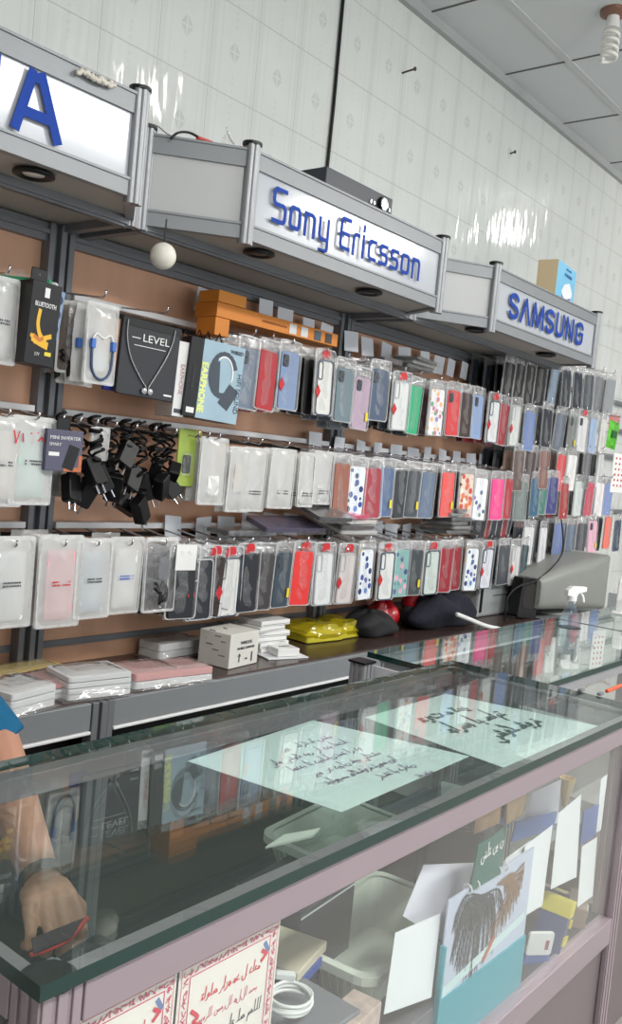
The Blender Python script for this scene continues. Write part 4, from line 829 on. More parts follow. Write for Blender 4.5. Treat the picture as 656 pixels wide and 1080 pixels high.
# lying packs over the bottom-row hooks
def lying(u, v, w, d, h, m, label, y=1.64, yaw=0, name='case_pack', group=None, z=None, tilt=0, tx=0):
    p = aty(u, v, y); r = empty(name, (p.x, y, z if z is not None else p.z), (tx, tilt, yaw)); tag(r, label, 'phone case', group)
    MB().loft([[Vector((x, yy, zz)) for x, yy in rrect(w, d, .01)] for zz in (-h/2, h/2)]).build('case', m, r, bevel=.002)
    MB().loft([[Vector((x, yy, zz)) for x, yy in rrect(w+.014, d+.012, .008)] for zz in (-h/2-.003, h/2+.0025)]).build('bag', clearbag, r)
    return r
cz = ZR[2]+.012
lying(300, 568, .25, .09, .014, mat('purple_pack', (60, 48, 84), .4), 'dark purple case pack lying across the bottom-row hooks', z=cz+.02, y=1.64, tx=.3)
lying(250, 572, .16, .09, .01, mat('dark_pack', (60, 60, 64), .4), 'thin dark pack lying left of the purple one on the bottom-row hooks', z=cz-.003, y=1.67)
for k, (c, l, dx) in enumerate((((200, 200, 196), 'white book-style case at the bottom of the pile under the pink one', .02), ((60, 56, 58), 'dark book-style case under the pink and black ones', -.01), ((214, 210, 206), 'cream book-style case in the middle of the pile under the pink one', .03), ((216, 44, 104), 'hot pink book-style case on top of the lying pile', .02))):
    lying(362+dx*100, 560, .17, .13, .012, mat('pile_%d' % k, c, .4), l, z=cz+.016+.016*k, y=1.66, yaw=.1*k-.1, tx=.26)
lying(340, 562, .13, .12, .012, mat('pile_black', (40, 40, 44), .3), 'black book-style case lying left of the hot pink one', z=cz+.060, y=1.60, yaw=-.2, tx=.26)
for k in range(6): lying(468+(k % 2)*4, 555, .15, .12, .009, mat('stack_%d' % (k % 3), [(58, 60, 64), (120, 124, 122), (84, 84, 88)][k % 3], .4), 'thin dark case pack in the lying stack below the coral case', z=cz+.0155*k, y=1.66, yaw=.1*(k % 3), group='thin packs lying below the coral case')
for k in range(3): lying(432+k*3, 379, .16, .10, .008, mat('stack_%d' % (k % 3), (0, 0, 0)), 'thin dark pack lying over the hooks above the green case', z=ZR[0]+.012+.014*k, y=1.67, yaw=.08*k, group='thin packs lying above the green case')
lying(402, 380, .09, .09, .012, mat('maroon_pack', (60, 40, 52), .4), 'dark maroon pack lying over the hooks above the navy case', z=ZR[0]+.012, y=1.67)
for k in range(9):
    p = aty(506+k*5.5, 556, 1.68); q = empty('phone_case_pack', (p.x, 1.68, p.z+.07), (0, rn.uniform(.05, .2), -.6)); tag(q, 'narrow black or red case pack in the cluster right of the lying dark stack', 'phone case', 'slim packs right of the lying dark stack')
    c = [(30, 30, 34), (150, 40, 46), (40, 42, 50)][k % 3]; child('case', getmesh(('slim', c), lambda: puff(.06, .11, .008, .006, 0, -.06).mesh('case', mat('case_%d_%d_%d' % c, c, .38))), q); child('bag', MESH['smb'], q); hook(p.x, p.z+.072, 2 if p.x < EDGE[3] else None, 1.66)
for k in range(5):
    p = aty(538+k*7, 482, 1.69); q = empty('phone_case_pack', (p.x, 1.69, p.z+.06), (0, rn.uniform(.0, .1), -.5)); tag(q, 'narrow dark case pack in the cluster above the hot pink case', 'phone case', 'slim packs above the hot pink case')
    c = [(30, 30, 34), (90, 94, 98), (40, 42, 50)][k % 3]; child('case', getmesh(('slim', c), lambda: puff(.06, .11, .008, .006, 0, -.06).mesh('case', mat('case_%d_%d_%d' % c, c, .38))), q); child('bag', MESH['smb'], q); hook(p.x, p.z+.062, 2 if p.x < EDGE[3] else None, 1.66)
# ================================================================ goods on the ledge
ZL = .948
wrap = clear('shrink_wrap', (.96, .96, .96), .14, (235, 235, 235), .1, 1.0, 45)
def bundle(x, y, w, d, h, n, m, label, yaw=0, lid=None, name='case_bundle', z=ZL):
    r = empty(name, (x, y, z), (0, 0, yaw)); tag(r, label, 'packet'); rn2 = random.Random(int(x*1000))
    for k in range(n):
        z0 = .003+k*h/n; MB().loft([[Vector((a+rn2.uniform(-.001, .001), b, zz)) for a, b in rrect(w, d, .006)] for zz in (z0, z0+h/n-.0015)]).build('inner_case' if k < n-1 or not lid else 'top_case', m if k < n-1 or not lid else lid, r, bevel=.001)
    mm = MB(); nx, ny = 8, 6; g = []
    for i in range(nx+1):
        for j in range(ny+1): mm.v.append(Vector(((i/nx-.5)*(w+.022), (j/ny-.5)*(d+.016), (h+.005 if 0 < i < nx and 0 < j < ny else .001)+rn2.uniform(-.0015, .0025)*(1 if 0 < i < nx and 0 < j < ny else .1))))
    for i in range(nx):
        for j in range(ny): a = i*(ny+1)+j; mm.f.append((a, a+ny+1, a+ny+2, a+1))
    mm.build('wrapping', wrap, r, smooth=True); return r
def led(u, v, z=ZL+.03): return atz(u, v, z)
wc = mat('case_offwhite', (212, 214, 214), .4); pk = mat('case_rose', (206, 160, 158), .4); yb = mat('case_ochre', (200, 176, 84), .4)
for (u, v, w, d, h, n, m, lab, yaw, lid) in (
    (13, 733, .12, .12, .045, 3, wc, 'crinkled clear bundle of white cases beside the blue sleeve', .2, None),
    (50, 722, .17, .12, .032, 3, wc, 'flat pack with yellow and rose top behind the white bundles at left', .1, pk),
    (93, 718, .15, .11, .05, 4, wc, 'thick wrapped bundle of white cases with crinkled end left of the rose packs', -.15, None),
    (152, 711, .13, .12, .035, 2, wc, 'rose-topped pack left of its twin in front of the white carton', -.1, pk),
    (187, 708, .13, .11, .032, 2, wc, 'rose-topped pack right of its twin, touching the white carton', -.12, pk)):
    p = led(u, v, ZL+h*.5); bundle(p.x, min(p.y, 1.70), w, d, h, n, m, lab, yaw, lid)
p = led(128, 722, ZL+.01); bundle(p.x, 1.56, .08, .07, .014, 1, mat('violet_card', (110, 90, 170), .4), 'small violet pack peeping between the white bundle and the rose packs', .2)
p = led(52, 712, ZL+.03); bundle(p.x, 1.73, .18, .08, .024, 1, yb, 'ochre flat pack lying behind the white bundles at the left', .1)
p = led(180, 690, ZL+.02); bundle(aty(185, 692, 1.72).x, 1.74, .16, .08, .04, 2, mat('case_frost', (190, 196, 198), .35), 'frosted wide pack lying against the beech panel behind the rose packs', .05)
# white carton
p = aty(240, 700, 1.58); r = empty('white_carton', (p.x+.02, 1.60, ZL+.001), (0, 0, .12)); tag(r, 'small white carton with handling symbols printed on its front', 'box')
MB().box(-.062, .062, -.05, .05, 0, .088).build('carton', mat('carton_white', (216, 214, 206), .5), r, bevel=.0015)
text('WIRELESS', .0115, ink, 'lettering', r, frame((.006, -.051, .062), (1, 0, 0), (0, 0, 1))); text('MOBILE CHARGER', .009, ink, 'lettering', r, frame((.006, -.051, .048), (1, 0, 0), (0, 0, 1)))
M = FRONT(.006, -.0508, .022); m = MB(); m.ribbon([(-.026, -.008), (-.026, .008)], .004, M).ribbon([(-.031, .006), (-.026, .012), (-.021, .006)], .003, M).ribbon([(0, -.003), (.008, -.003)], .004, M).ribbon([(.028, -.01), (.028, .01)], .006, M); m.build('handling_symbols', ink, r)
m = MB()
for k in range(4): lines(m, -.035, .03, .0, 0, 4, .003, k)
m.v = [Vector((-.0625, v.x, .03+(i//32)*.012+v.z)) for i, v in enumerate(m.v)]; m.build('side_printing', ink, r)
# pile of slim white boxes
for k in range(6):
    p = aty(274, 690, 1.66); q = empty('slim_box', (p.x+rn.uniform(-.012, .012), 1.66, ZL+.001+.0155*k), (0, 0, rn.uniform(-.2, .15))); tag(q, 'slim white box, %s of the pile right of the white carton' % ['lowest', 'second from the bottom', 'third from the bottom', 'third from the top', 'second from the top', 'topmost'][k], 'box', 'slim white boxes in a pile'); MB().box(-.058, .058, -.045, .045, 0, .0145).build('box_body', white, q, bevel=.001); MB().box(-.054, .054, -.0455, -.0449, .003, .005).build('seam', mat('seam_grey', (150, 150, 150), .6), q)
p = led(345, 697, ZL+.02); q = empty('small_white_box', (p.x, 1.58, ZL+.001), (0, 0, -.3)); tag(q, 'small white box lying on a white sheet at the right end of the ledge', 'box'); MB().box(-.035, .035, -.03, .03, .004, .026).build('box_body', white, q, bevel=.002); MB().box(-.07, .06, -.04, .04, 0, .003).build('base_sheet', paper, q); text('mobile', .012, ink, 'lettering', q, frame((0, 0, .0265), (1, 0, 0), (0, 1, 0)))
# yellow wrapped packs
ywrap = clear('yellow_wrap', (.95, .9, .45), .35, (214, 200, 40), .1, 1.0, 40); ycase = mat('case_yellow', (196, 184, 50), .35)
for k, (u, lab) in enumerate(((332, 'left of the yellow wrapped packs at the end of the ledge'), (362, 'right of the yellow wrapped packs at the end of the ledge'))):
    p = aty(u, 682, 1.68); q = empty('yellow_pack', (p.x, 1.70, ZL), (0, 0, -.1+.1*k)); tag(q, lab, 'packet', 'yellow wrapped packs'); mm = MB()
    MB().loft([[Vector((a, b, zz)) for a, b in rrect(.16, .13, .01)] for zz in (.002, .02)]).build('inner_pack', ycase, q, bevel=.003)
    MB().loft([[Vector((a, b, zz)) for a, b in rrect(.15, .12, .01)] for zz in (.022, .038)]).build('inner_pack', ycase, q, bevel=.003)
    o = crumple(.18, .15, 8, 8, .05, .004, 90+k, .075); o.v = [Vector((v.x, v.z, v.y+.026)) for v in o.v]; o.build('wrapping', ywrap, q)
# dark bag, navy cloth, bottle, white roll at the right end
def blob(name, label, cat, m, c, rx, ry, rz, seed, amp=.25, rot=0, flat=0):
    rn2 = random.Random(seed); ph = [rn2.uniform(0, 6.28) for _ in range(8)]; mb = MB(); rings = []
    for j in range(13):
        th = PI*(j+.02)/12.04; ring = []
        for k in range(24):
            a = 2*PI*k/24; f = 1+amp*(.4*math.sin(3*a+ph[0]+th)+.3*math.sin(5*a+ph[1]-2*th)+.3*math.sin(2*a+4*th+ph[2]))
            z = math.cos(th)*rz*(1+amp*.5*math.sin(4*a+ph[3])); ring.append(Vector((rx*math.sin(th)*math.cos(a)*f, ry*math.sin(th)*math.sin(a)*f, max(z, -rz*.55))))
        rings.append(ring)
    mb.loft(rings); o = mb.build(name, m, None, smooth=True, loc=c, rot=(0, 0, rot)); o.location.z += rz*.55; tag(o, label, cat); md = o.modifiers.new('s', 'SUBSURF'); md.levels = md.render_levels = 1; return o
p = aty(398, 668, 1.62); blob('black_bag', 'black soft bag lying behind the yellow packs', 'bag', mat('black_cloth', (20, 20, 24), .8, 0, .2, 30), (p.x, 1.66, ZL), .11, .08, .05, 3)
navy = mat('navy_cloth', (9, 12, 30), .9, 0, .5, 12, bump=.8)
p = aty(472, 657, 1.60); blob('folded_jacket', 'crumpled navy jacket lying beside the bottle with the red label', 'clothes', navy, (p.x, 1.65, ZL), .20, .10, .075, 8, .4)
p = aty(431, 655, 1.70); r = empty('drink_bottle', (p.x, 1.70, ZL), (.0, .0, 0)); tag(r, 'clear soda bottle with a red label standing left of the navy jacket', 'bottle')
MB().lathe([(.001, 0), (.024, 0), (.028, .01), (.028, .07), (.026, .085), (.026, .12), (.012, .155), (.011, .17), (.001, .17)], n=24).build('bottle', clear('bottle_plastic', (.9, .9, .9), .06, rough=.05), r, smooth=True)
MB().lathe([(.0285, .065), (.0288, .07), (.0288, .10), (.0285, .105)], n=24).build('label', red, r, smooth=True); MB().lathe([(.001, .17), (.014, .17), (.014, .185), (.001, .185)], n=16).build('cap', red, r)
p = aty(413, 652, 1.68); blob('red_bag', 'crumpled red and clear plastic bag behind the soda bottle', 'bag', mat('red_film', (170, 24, 34), .25, 0, .3, 20), (p.x, 1.72, ZL), .06, .05, .06, 5, .3)
# ================================================================ glass counters
K = .67          # counter goods are small: lengths below are given in units of this
def small(r): r.scale = (K, K, K); return r
def hz(z): return 1.5-(1.5-z)*K
def slabglass(name, x0, x1, y0, y1, z0, z1, parent, off):
    mb = MB(); mb.box(x0-off.x, x1-off.x, y0-off.y, y1-off.y, z0, z1); me = mb.mesh(name, topglass); me.materials.append(glassedge)
    for p in me.polygons:
        if abs(p.normal.z) < .5: p.material_index = 1
    return child(name, me, parent)
def counter(x0, x1, y0, y1, zt, label, deck, botz, al, pane_top, post_x=None):
    r = empty('glass_counter', ((x0+x1)/2, (y0+y1)/2, FLOOR)); tag(r, label, 'glass counter'); c = Vector(r.location)
    def B(name, m, a, b, cc, d, e, f, bv=.001): return MB().box(a-c.x, b-c.x, cc-c.y, d-c.y, e-c.z, f-c.z).build(name, m, r, bevel=bv)
    slabglass('glass_top', x0, x1, y0, y1, zt-.0107-c.z, zt-c.z, r, c); zb = zt-.011
    i = .004; w = .034
    B('front_rail', al, x0+i+w, x1-i-w, y0+i, y0+i+.023, pane_top, zb); B('back_rail', al, x0+i+w, x1-i-w, y1-i-.02, y1-i, pane_top+.007, zb)
    B('side_rail', al, x0+i, x0+i+.017, y0+i+w, y1-i-w, pane_top, zb); B('side_rail', al, x1-i-.017, x1-i, y0+i+w, y1-i-w, pane_top, zb)
    B('bottom_rail', al, x0+i+w, x1-i-w, y0+i, y0+i+.02, botz, botz+.04)
    for px in (x0+i, x1-i-w):
        for py in (y0+i, y1-i-w):
            q = post_x if post_x and px < (x0+x1)/2 and py > (y0+y1)/2 else px
            m = MB(); m.box(q+.004-c.x, q+.030-c.x, py+.004-c.y, py+.030-c.y, 0, zb-c.z)
            for k in range(3):
                d = .0055+.0115*k
                m.box(q+d-.0035-c.x, q+d+.0035-c.x, py-c.y, py+w-c.y, 0, zb-c.z); m.box(q-c.x, q+w-c.x, py+d-.0035-c.y, py+d+.0035-c.y, 0, zb-c.z)
            m.build('corner_post', al, r, bevel=.0007)
            MB().box(q-.002-c.x, q+w+.002-c.x, py-.002-c.y, py+w+.002-c.y, zb-c.z, zb-c.z+.004).build('post_cap', black, r) if q != px else MB().lathe([(.001, -.004), (.017, -.004), (.0185, -.001), (.0185, .0002), (.001, .0002)], (q+.017-c.x, py+.017-c.y, zb-c.z), 28).build('rubber_pad', black, r)
    B('deck', deck, x0+.014, x1-.014, y0+.014, y1-.014, botz+.030, botz+.0385)
    B('front_glass', glass_in, x0+w, x1-w, y0+.012, y0+.0145, botz+.034, pane_top+.006, 0); B('side_glass', glass_in, x0+.011, x0+.0135, y0+w, y1-w, botz+.034, pane_top+.006, 0); B('side_glass', glass_in, x1-.0135, x1-.011, y0+w, y1-w, botz+.034, pane_top+.006, 0)
    pm = mat('brown_grey_panel', (104, 94, 96), .4, 0, .05); z0 = FLOOR+.05
    B('front_panel', pm, x0+w, x1-w, y0+.014, y0+.02, z0, botz+.007); B('side_panel', pm, x0+.012, x0+.017, y0+w, y1-w, z0, botz+.034); B('side_panel', pm, x1-.017, x1-.012, y0+w, y1-w, z0, botz+.034)
    B('back_panel', pm, x0+w, x1-w, y1-.02, y1-.014, z0, botz+.034)
    return r
deckm = mat('deck_dark', (58, 58, 64), .5, 0, .15, 6)
ZG = 1.165; ZG2 = 1.1395
counter(.326, 1.417, .437, .785, ZG, 'large foreground glass counter with a thick green-edged top over handwritten sheets', deckm, .80, alup, 1.1235)
C2 = counter(1.424, 3.283, .650, .975, ZG2, 'second glass counter beyond the first, its top mirroring the phone cases', deckm, .776, alu, 1.108, 1.362)
MB().box(2.273-2.3535, 2.277-2.3535, .653-.8125, .972-.8125, ZG2-FLOOR, ZG2-FLOOR+.0015).build('glass_joint', alud, C2)
MB().box(1.404-2.3535, 1.409-2.3535, .79-.8125, .95-.8125, .90-FLOOR, 1.121-FLOOR).build('side_board', mat('grey_board', (205, 203, 206), .5), C2)
# ---------------------------------------------------------------- drawn Persian script
def dot(x, y): return [(x, y), (x+.05, y+.03)]
FA = {'a': (.3, [[(.15, 0), (.13, 1)]]), 'A': (.3, [[(0, 0), (.13, .02), (.15, 1)]]), 'l': (.34, [[(0, 0), (.13, .02), (.15, 1)], [(.15, 0), (.34, 0)]]),
 'L': (.66, [[(0, 0), (.08, .02), (.1, .95)], [(.1, 0), (.16, -.26), (.36, -.34), (.56, -.22), (.62, .1)]]),
 'd': (.42, [[(0, 0), (.3, 0), (.34, .1), (.16, .42)]]), 'r': (.34, [[(0, .08), (.06, -.05), (.2, -.24), (.36, -.3)]]),
 'z': (.34, [[(0, .08), (.06, -.05), (.2, -.24), (.36, -.3)], dot(.1, .28)]), 'w': (.42, [[(.06, .02), (.04, .22), (.16, .28), (.22, .1), (.1, 0), (.2, -.02), (.24, -.2), (.4, -.28)]]),
 'm': (.38, [[(0, 0), (.08, .16), (.2, .16), (.22, -.04), (.1, -.04), (.38, 0)]]), 'M': (.34, [[(0, 0), (.1, .14), (.2, .06), (.1, -.04), (.24, -.1), (.26, -.5)]]),
 'n': (.56, [[(0, .16), (.04, -.12), (.2, -.3), (.4, -.26), (.5, -.02), (.48, .16)], dot(.22, .18)]), 'N': (.28, [[(0, 0), (.12, 0), (.14, .24), (.16, 0), (.28, 0)], dot(.12, .42)]),
 'b': (.28, [[(0, 0), (.12, 0), (.14, .24), (.16, 0), (.28, 0)], dot(.12, -.24)]), 'y': (.28, [[(0, 0), (.12, 0), (.14, .24), (.16, 0), (.28, 0)], dot(.06, -.24), dot(.2, -.24)]),
 'Y': (.6, [[(0, 0), (.12, .1), (.06, -.1), (.2, -.2), (.1, -.4), (.3, -.5), (.6, -.34)]]), 't': (.28, [[(0, 0), (.12, 0), (.14, .24), (.16, 0), (.28, 0)], dot(.06, .42), dot(.2, .42)]),
 'T': (.8, [[(0, .26), (.05, .02), (.3, -.05), (.6, -.02), (.74, .28)], dot(.26, .34), dot(.42, .34)]), 's': (.6, [[(0, 0), (.08, .2), (.12, .02), (.22, .2), (.26, .02), (.38, .2), (.4, 0), (.6, 0)]]),
 'x': (.6, [[(0, 0), (.08, .2), (.12, .02), (.22, .2), (.26, .02), (.38, .2), (.4, 0), (.6, 0)], dot(.12, .4), dot(.24, .4), dot(.18, .54)]),
 'S': (.6, [[(0, 0), (.1, .22), (.3, .24), (.36, .08), (.1, 0), (.4, 0), (.44, .16), (.46, 0), (.6, 0)]]), 'h': (.36, [[(0, 0), (.06, .22), (.2, .26), (.24, .06), (.1, -.12), (.04, .02), (.36, 0)]]),
 'H': (.34, [[(0, 0), (.14, .28), (.28, .12), (.14, -.02), (.04, .08)]]), 'e': (.36, [[(.1, .3), (.28, .3), (.22, .08), (.08, 0), (.36, 0)]]), 'g': (.5, [[(0, 0), (.24, 0), (.2, .3), (.5, .7)], [(.24, .5), (.5, .86)], [(.3, 0), (.5, 0)]]),
 'k': (.5, [[(0, 0), (.24, 0), (.2, .3), (.5, .7)], [(.3, 0), (.5, 0)]]), 'f': (.34, [[(0, 0), (.12, .22), (.24, .12), (.12, 0), (.34, 0)], dot(.14, .4)]), 'Z': (.44, [[(0, 0), (.24, .1), (.04, .3), (.3, .26), (.44, .02)]]), 'c': (.44, [[(.0, .26), (.3, .28), (.16, .1), (0, 0), (.44, 0)], dot(.14, -.2), dot(.28, -.2), dot(.2, -.34)]), ' ': (.3, [])}
def persian(mb, words, M, x_right, base, size, w, slant=0):
    x = x_right
    for ch in words:
        a, st = FA.get(ch, FA[' '])
        for s in st: mb.ribbon([(x-px*size+py*size*slant, base+py*size) for px, py in s], w, M)
        x -= a*size
    return x
def sheet(name, corners, m, lab, cat='paper', t=.0006, group=None, curl=0):
    P = [Vector(p) for p in corners]; c = sum(P, Vector())/4; mb = MB(); n = (P[1]-P[0]).cross(P[3]-P[0]).normalized(); nx = 10; V = []
    for s in (0, 1):
        for i in range(nx+1):
            for j in range(nx+1):
                u, v = i/nx, j/nx; q = P[0].lerp(P[1], u).lerp(P[3].lerp(P[2], u), v)+n*(s*t+curl*math.sin(PI*u)*(.6+.4*math.cos(PI*v*1.5))); mb.v.append(q-c)
    K = nx+1
    for s in (0, 1):
        for i in range(nx):
            for j in range(nx): a = s*K*K+i*K+j; mb.f.append((a, a+K, a+K+1, a+1))
    for i in range(nx):
        for a, b in ((i*K, (i+1)*K), (i*K+nx, (i+1)*K+nx), (i, i+1), (nx*K+i, nx*K+i+1)): mb.f.append((a, b, b+K*K, a+K*K))
    o = mb.build(name, m, None, smooth=False, loc=c); tag(o, lab, cat, group); return o
purple = mat('purple_ink', (120, 80, 120), .6); blackink = mat('black_marker', (30, 56, 52), .5)
white_sheet = mat('white_sheet', (226, 232, 232), .7, 0, .02)
pc = [*[atz(u, v, 1.1515) for u, v in ((198, 803), (360, 857), (495, 798), (330, 760))]]
o = sheet('handwritten_sheet', pc, white_sheet, 'white sheet with purple handwritten Persian lines under the counter glass', curl=0)
Mz = Matrix.Translation(Vector((0, 0, 1.1525))-Vector(o.location)); mb = MB()
rows = ['txtry mHtrM', 'lTfa az gwxY haY', 'mxtrY gramY lTfa', 'gwxY xwd ra Htma', 'dr jelwY mghazH', 'tst nmayyd dr Ghyr aynSwrt', 'hyc msywlyt ndarym']
rows = ['mxtry aN grami qeyr', 'lTfa bed az Xryd gwxY haY', 'Xwd ra tst namayyd ta bedhA', 'mxklY byx nayyd dr Ghyr', 'ayn Swrt frwxgah msywlyt', 'ndard ba txkr', 'mdyryt']
for k, tx in enumerate(rows): persian(mb, tx, Mz, 1.35*K-.0*k, (.985-.037*k)*K, .022*K, .0022*K, .2)
mb.build('handwriting', purple, o)
pc = [atz(u, v, 1.1505) for u, v in ((385, 757), (545, 815), (640, 768), (470, 732))]
o = sheet('handwritten_sheet', pc, white_sheet, 'white sheet with bold black handwriting at the far end under the counter glass')
Mz = Matrix.Translation(Vector((0, 0, 1.1513))-Vector(o.location)); mb = MB()
for k, tx in enumerate(('qymt mqTwe', 'tMas ba hmrah', 'frwx gwxY')): persian(mb, tx, Mz, (1.80+.02*k)*K, (.94-.075*k)*K, .052*K, .0085*K, .3)
mb.build('handwriting', blackink, o)
# ---------------------------------------------------------------- prayer poster inside the front pane
cream = mat('cream_paper', (228, 220, 212), .7, 0, .03); rose = mat('rose_print', (200, 60, 100), .5); YPN = .6755
for (x0, x1, lab) in ((.687, .856, 'right half of the prayer poster with rose border behind the front pane'), (.515, .683, 'left half of the prayer poster with rose border, nearer the counter corner')):
    pz0, pz1 = .69, .928; cx = (x0+x1)/2; o = MB().box(-(x1-x0)/2, (x1-x0)/2, 0, .0008, -(pz1-pz0), 0).build('prayer_poster', cream, None, loc=(cx*K, YPN*K, hz(pz1))); tag(o, lab, 'poster'); small(o)
    M = FRONT(0, -.0004, 0); mb = MB(); hw = (x1-x0)/2; H = pz1-pz0
    for ins, w in ((.017, .0014), (.004, .0008)):
        a, b = -hw+ins, hw-ins; mb.ribbon([(a, -ins), (b, -ins), (b, -H+ins), (a, -H+ins), (a, -ins)], w, M)
    t = 0; rn2 = random.Random(6); 
    def curl_at(x, z): mb.ribbon([(x+.0035*math.cos(q), z+.0035*math.sin(q)) for q in [rn2.uniform(0, 6)+k*.9 for k in range(6)]], .0011, M)
    x = -hw+.01
    while x < hw-.006: curl_at(x, -.0105); curl_at(x, -H+.0105); x += .0075
    z = -.018
    while z > -H+.016: curl_at(-hw+.0105, z); curl_at(hw-.0105, z); z -= .0075
    mb.build('rose_border', rose, o)
    mb = MB(); persian(mb, 'mead L dh hzar Slwat', M, hw-.032, -.052, .0135, .0016, .1); mb.build('red_heading', mat('heading_red', (206, 50, 70), .5), o)
    mb = MB(); persian(mb, 'bsm aLLh aLrHmn alrHyM', M, hw-.034, -.078, .0115, .0009, .1); mb.build('pink_line', rose, o)
    mb = MB()
    for k, tx in enumerate(('allHM Sl elY sydna w', 'nbyna mHmd w aLh', 'ma axtlf almlwan w', 'teaqb alesran w', 'kr aljdydan')): persian(mb, tx, M, hw-.024, -.106-.026*k, .0145, .0015, .1)
    mb.build('black_lines', ink, o)
    mb = MB(); mb.ribbon(curve_pts([(-hw+.024, -.06, 0), (-hw+.034, -.07, 0), (-hw+.028, -.075, 0), (-hw+.04, -.082, 0)], 4), .005, M); mb.ribbon([(hw-.03, -.032), (hw-.022, -.038), (hw-.03, -.044)], .005, M); mb.build('red_flower', mat('heading_red', (206, 50, 70)), o)
    mb = MB(); mb.ribbon([(hw-.026, -.024), (hw-.02, -.034)], .006, M); mb.build('blue_flower', mat('soft_blue', (90, 120, 170), .5), o)
# ---------------------------------------------------------------- inside the counter: loose papers and cards
def on_deck(u, v, z=.513): return atz(u, v, z)
paperl = mat('paper_lilac', (214, 212, 222), .7, 0, .03)
PP = [
 ([(405, 1070), (417, 984), (465, 963), (455, 1052)], .69, paper, 'white sheet leaning on the front pane left of the palm calendar'),
 ([(425, 966), (447, 912), (500, 910), (478, 1000)], .73, paperl, 'lilac-white sheet behind the green card, overlapping the white basket'),
 ([(544, 972), (554, 892), (583, 870), (572, 955)], .70, paper, 'tall white sheet right of the palm calendar'),
 ([(517, 944), (534, 905), (560, 886), (550, 912)], .71, paper, 'small tilted white sheet between the green card and the tall sheets'),
 ([(581, 938), (589, 858), (613, 838), (608, 925)], .70, paper, 'tall white sheet in the middle of the three at right'),
 ([(609, 957), (614, 893), (630, 883), (625, 945)], .69, paper, 'narrow white sheet nearest the right corner post'),
 ([(626, 912), (634, 822), (654, 806), (650, 890)], .80, paper, 'pale hanging sheet behind the right end of the front pane'),
 ([(548, 878), (562, 836), (592, 822), (588, 868)], .80, paperl, 'curved white sheet above the blue strips'),
]
for k, (c, y, m, lab) in enumerate(PP): sheet('loose_sheet', [aty(u, v, (y+.012*(i in (1, 2)))*K) for i, (u, v) in enumerate(c)], m, lab)
# green card with white script
c = [(496, 941), (505, 892), (533, 873), (529, 921)]; o = sheet('green_card', [aty(u, v, .685*K) for u, v in c], mat('deep_green', (22, 92, 84), .35), 'dark green card with white Persian script above the palm calendar', 'card', .002)
q = aty(531, 889, .682*K)-o.location; mb = MB(); persian(mb, 'noyn tlfn', Matrix.Translation(q) @ frame((0, 0, 0), (1, 0, .12), (0, 0, 1)), 0, 0, .024*K, .0028*K, .1); mb.build('white_script', white, o)
# palm calendar
P4 = [aty(461, 1085, .683), aty(462, 985, .683), aty(553, 925, .70), aty(553, 1005, .70)]
x0, x1 = P4[0].x, P4[2].x; zt, zb = .83, .60
r = small(empty('palm_calendar', ((x0+x1)/2*K, .685*K, hz(zb)))); tag(r, 'spiral desk calendar with a palm tree photograph and teal foot', 'calendar'); hw = (x1-x0)/2; Hc = aty(480, 947, .685).z-zb
MB().box(-hw, hw, .002, .005, .016, Hc).build('picture_page', mat('sky_lilac', (190, 196, 214), .4, 0, .06, 5), r)
MB().box(-hw, hw, -.002, .004, -.085, .018).build('teal_foot', mat('teal_card', (40, 150, 165), .35), r)
MB().box(-hw-.006, -hw, -.004, .006, -.085, Hc*.6).build('teal_spine', MC['teal_card'], r)
M = FRONT(0, .0012, 0); mb = MB(); rn2 = random.Random(12); bark = mat('palm_dark', (60, 62, 66), .6)
cx, cz_ = -hw*.25, Hc*.84
mb.ribbon(curve_pts([(cx, cz_, 0), (cx+.004, Hc*.6, 0), (cx+.0, Hc*.42, 0), (cx-.012, .02, 0)], 4), .008, M)
for k in range(15):
    a = PI*(.95+.065*k)+rn2.uniform(-.06, .06); L = .095+rn2.uniform(-.01, .02); tip = (cx+L*math.cos(a)*.9, cz_+L*math.sin(a)*.9-.02)
    mid = (cx+L*.6*math.cos(a), cz_+L*.5*math.sin(a)+.012); sp = curve_pts([(cx, cz_, 0), (mid[0], mid[1], 0), (tip[0], tip[1], 0)], 6); mb.ribbon(sp, .004, M)
    for j, p in enumerate(sp[2:]):
        if abs(p.x) < hw-.004 and -.9 < p.y < Hc-.008: mb.ribbon([(p.x, p.y), (p.x-.006, max(.02, p.y-.028))], .002, M); mb.ribbon([(p.x, p.y), (p.x+.004, max(.02, p.y-.032))], .002, M)
mb.v = [Vector((min(max(v.x, -hw+.001), hw-.001), v.y, v.z)) for v in mb.v]; mb.build('palm_print', bark, r)
M = FRONT(0, .0008, 0); mb = MB()
for k in range(12):
    a = .1-.17*k; sp = curve_pts([(hw*.1, Hc*.86, 0), (hw*.5, Hc*.8+.01*math.cos(k), 0), (hw*.1+.105*math.cos(a), Hc*.86+.085*math.sin(a), 0)], 6); mb.ribbon(sp, .004, M)
    for p in sp[3:]: mb.ribbon([(p.x, p.y), (p.x+.003, p.y-.022)], .0022, M)
mb.v = [Vector((min(v.x, hw-.001), v.y, min(v.z, Hc-.003))) for v in mb.v]; mb.build('brown_frond_print', mat('frond_brown', (130, 96, 66), .6), r)
mb = MB()
mb.ribbon([(-hw+.012, .03), (hw-.02, .06)], .018, M); mb.build('beach_print', mat('beach_pale', (200, 220, 220), .5), r)
M2 = FRONT(0, -.0002, 0); mb = MB(); mb.ribbon([(-.01, .035), (.02, .062)], .012, M2); mb.build('boat_print', mat('print_orange', (180, 100, 60), .5), r)
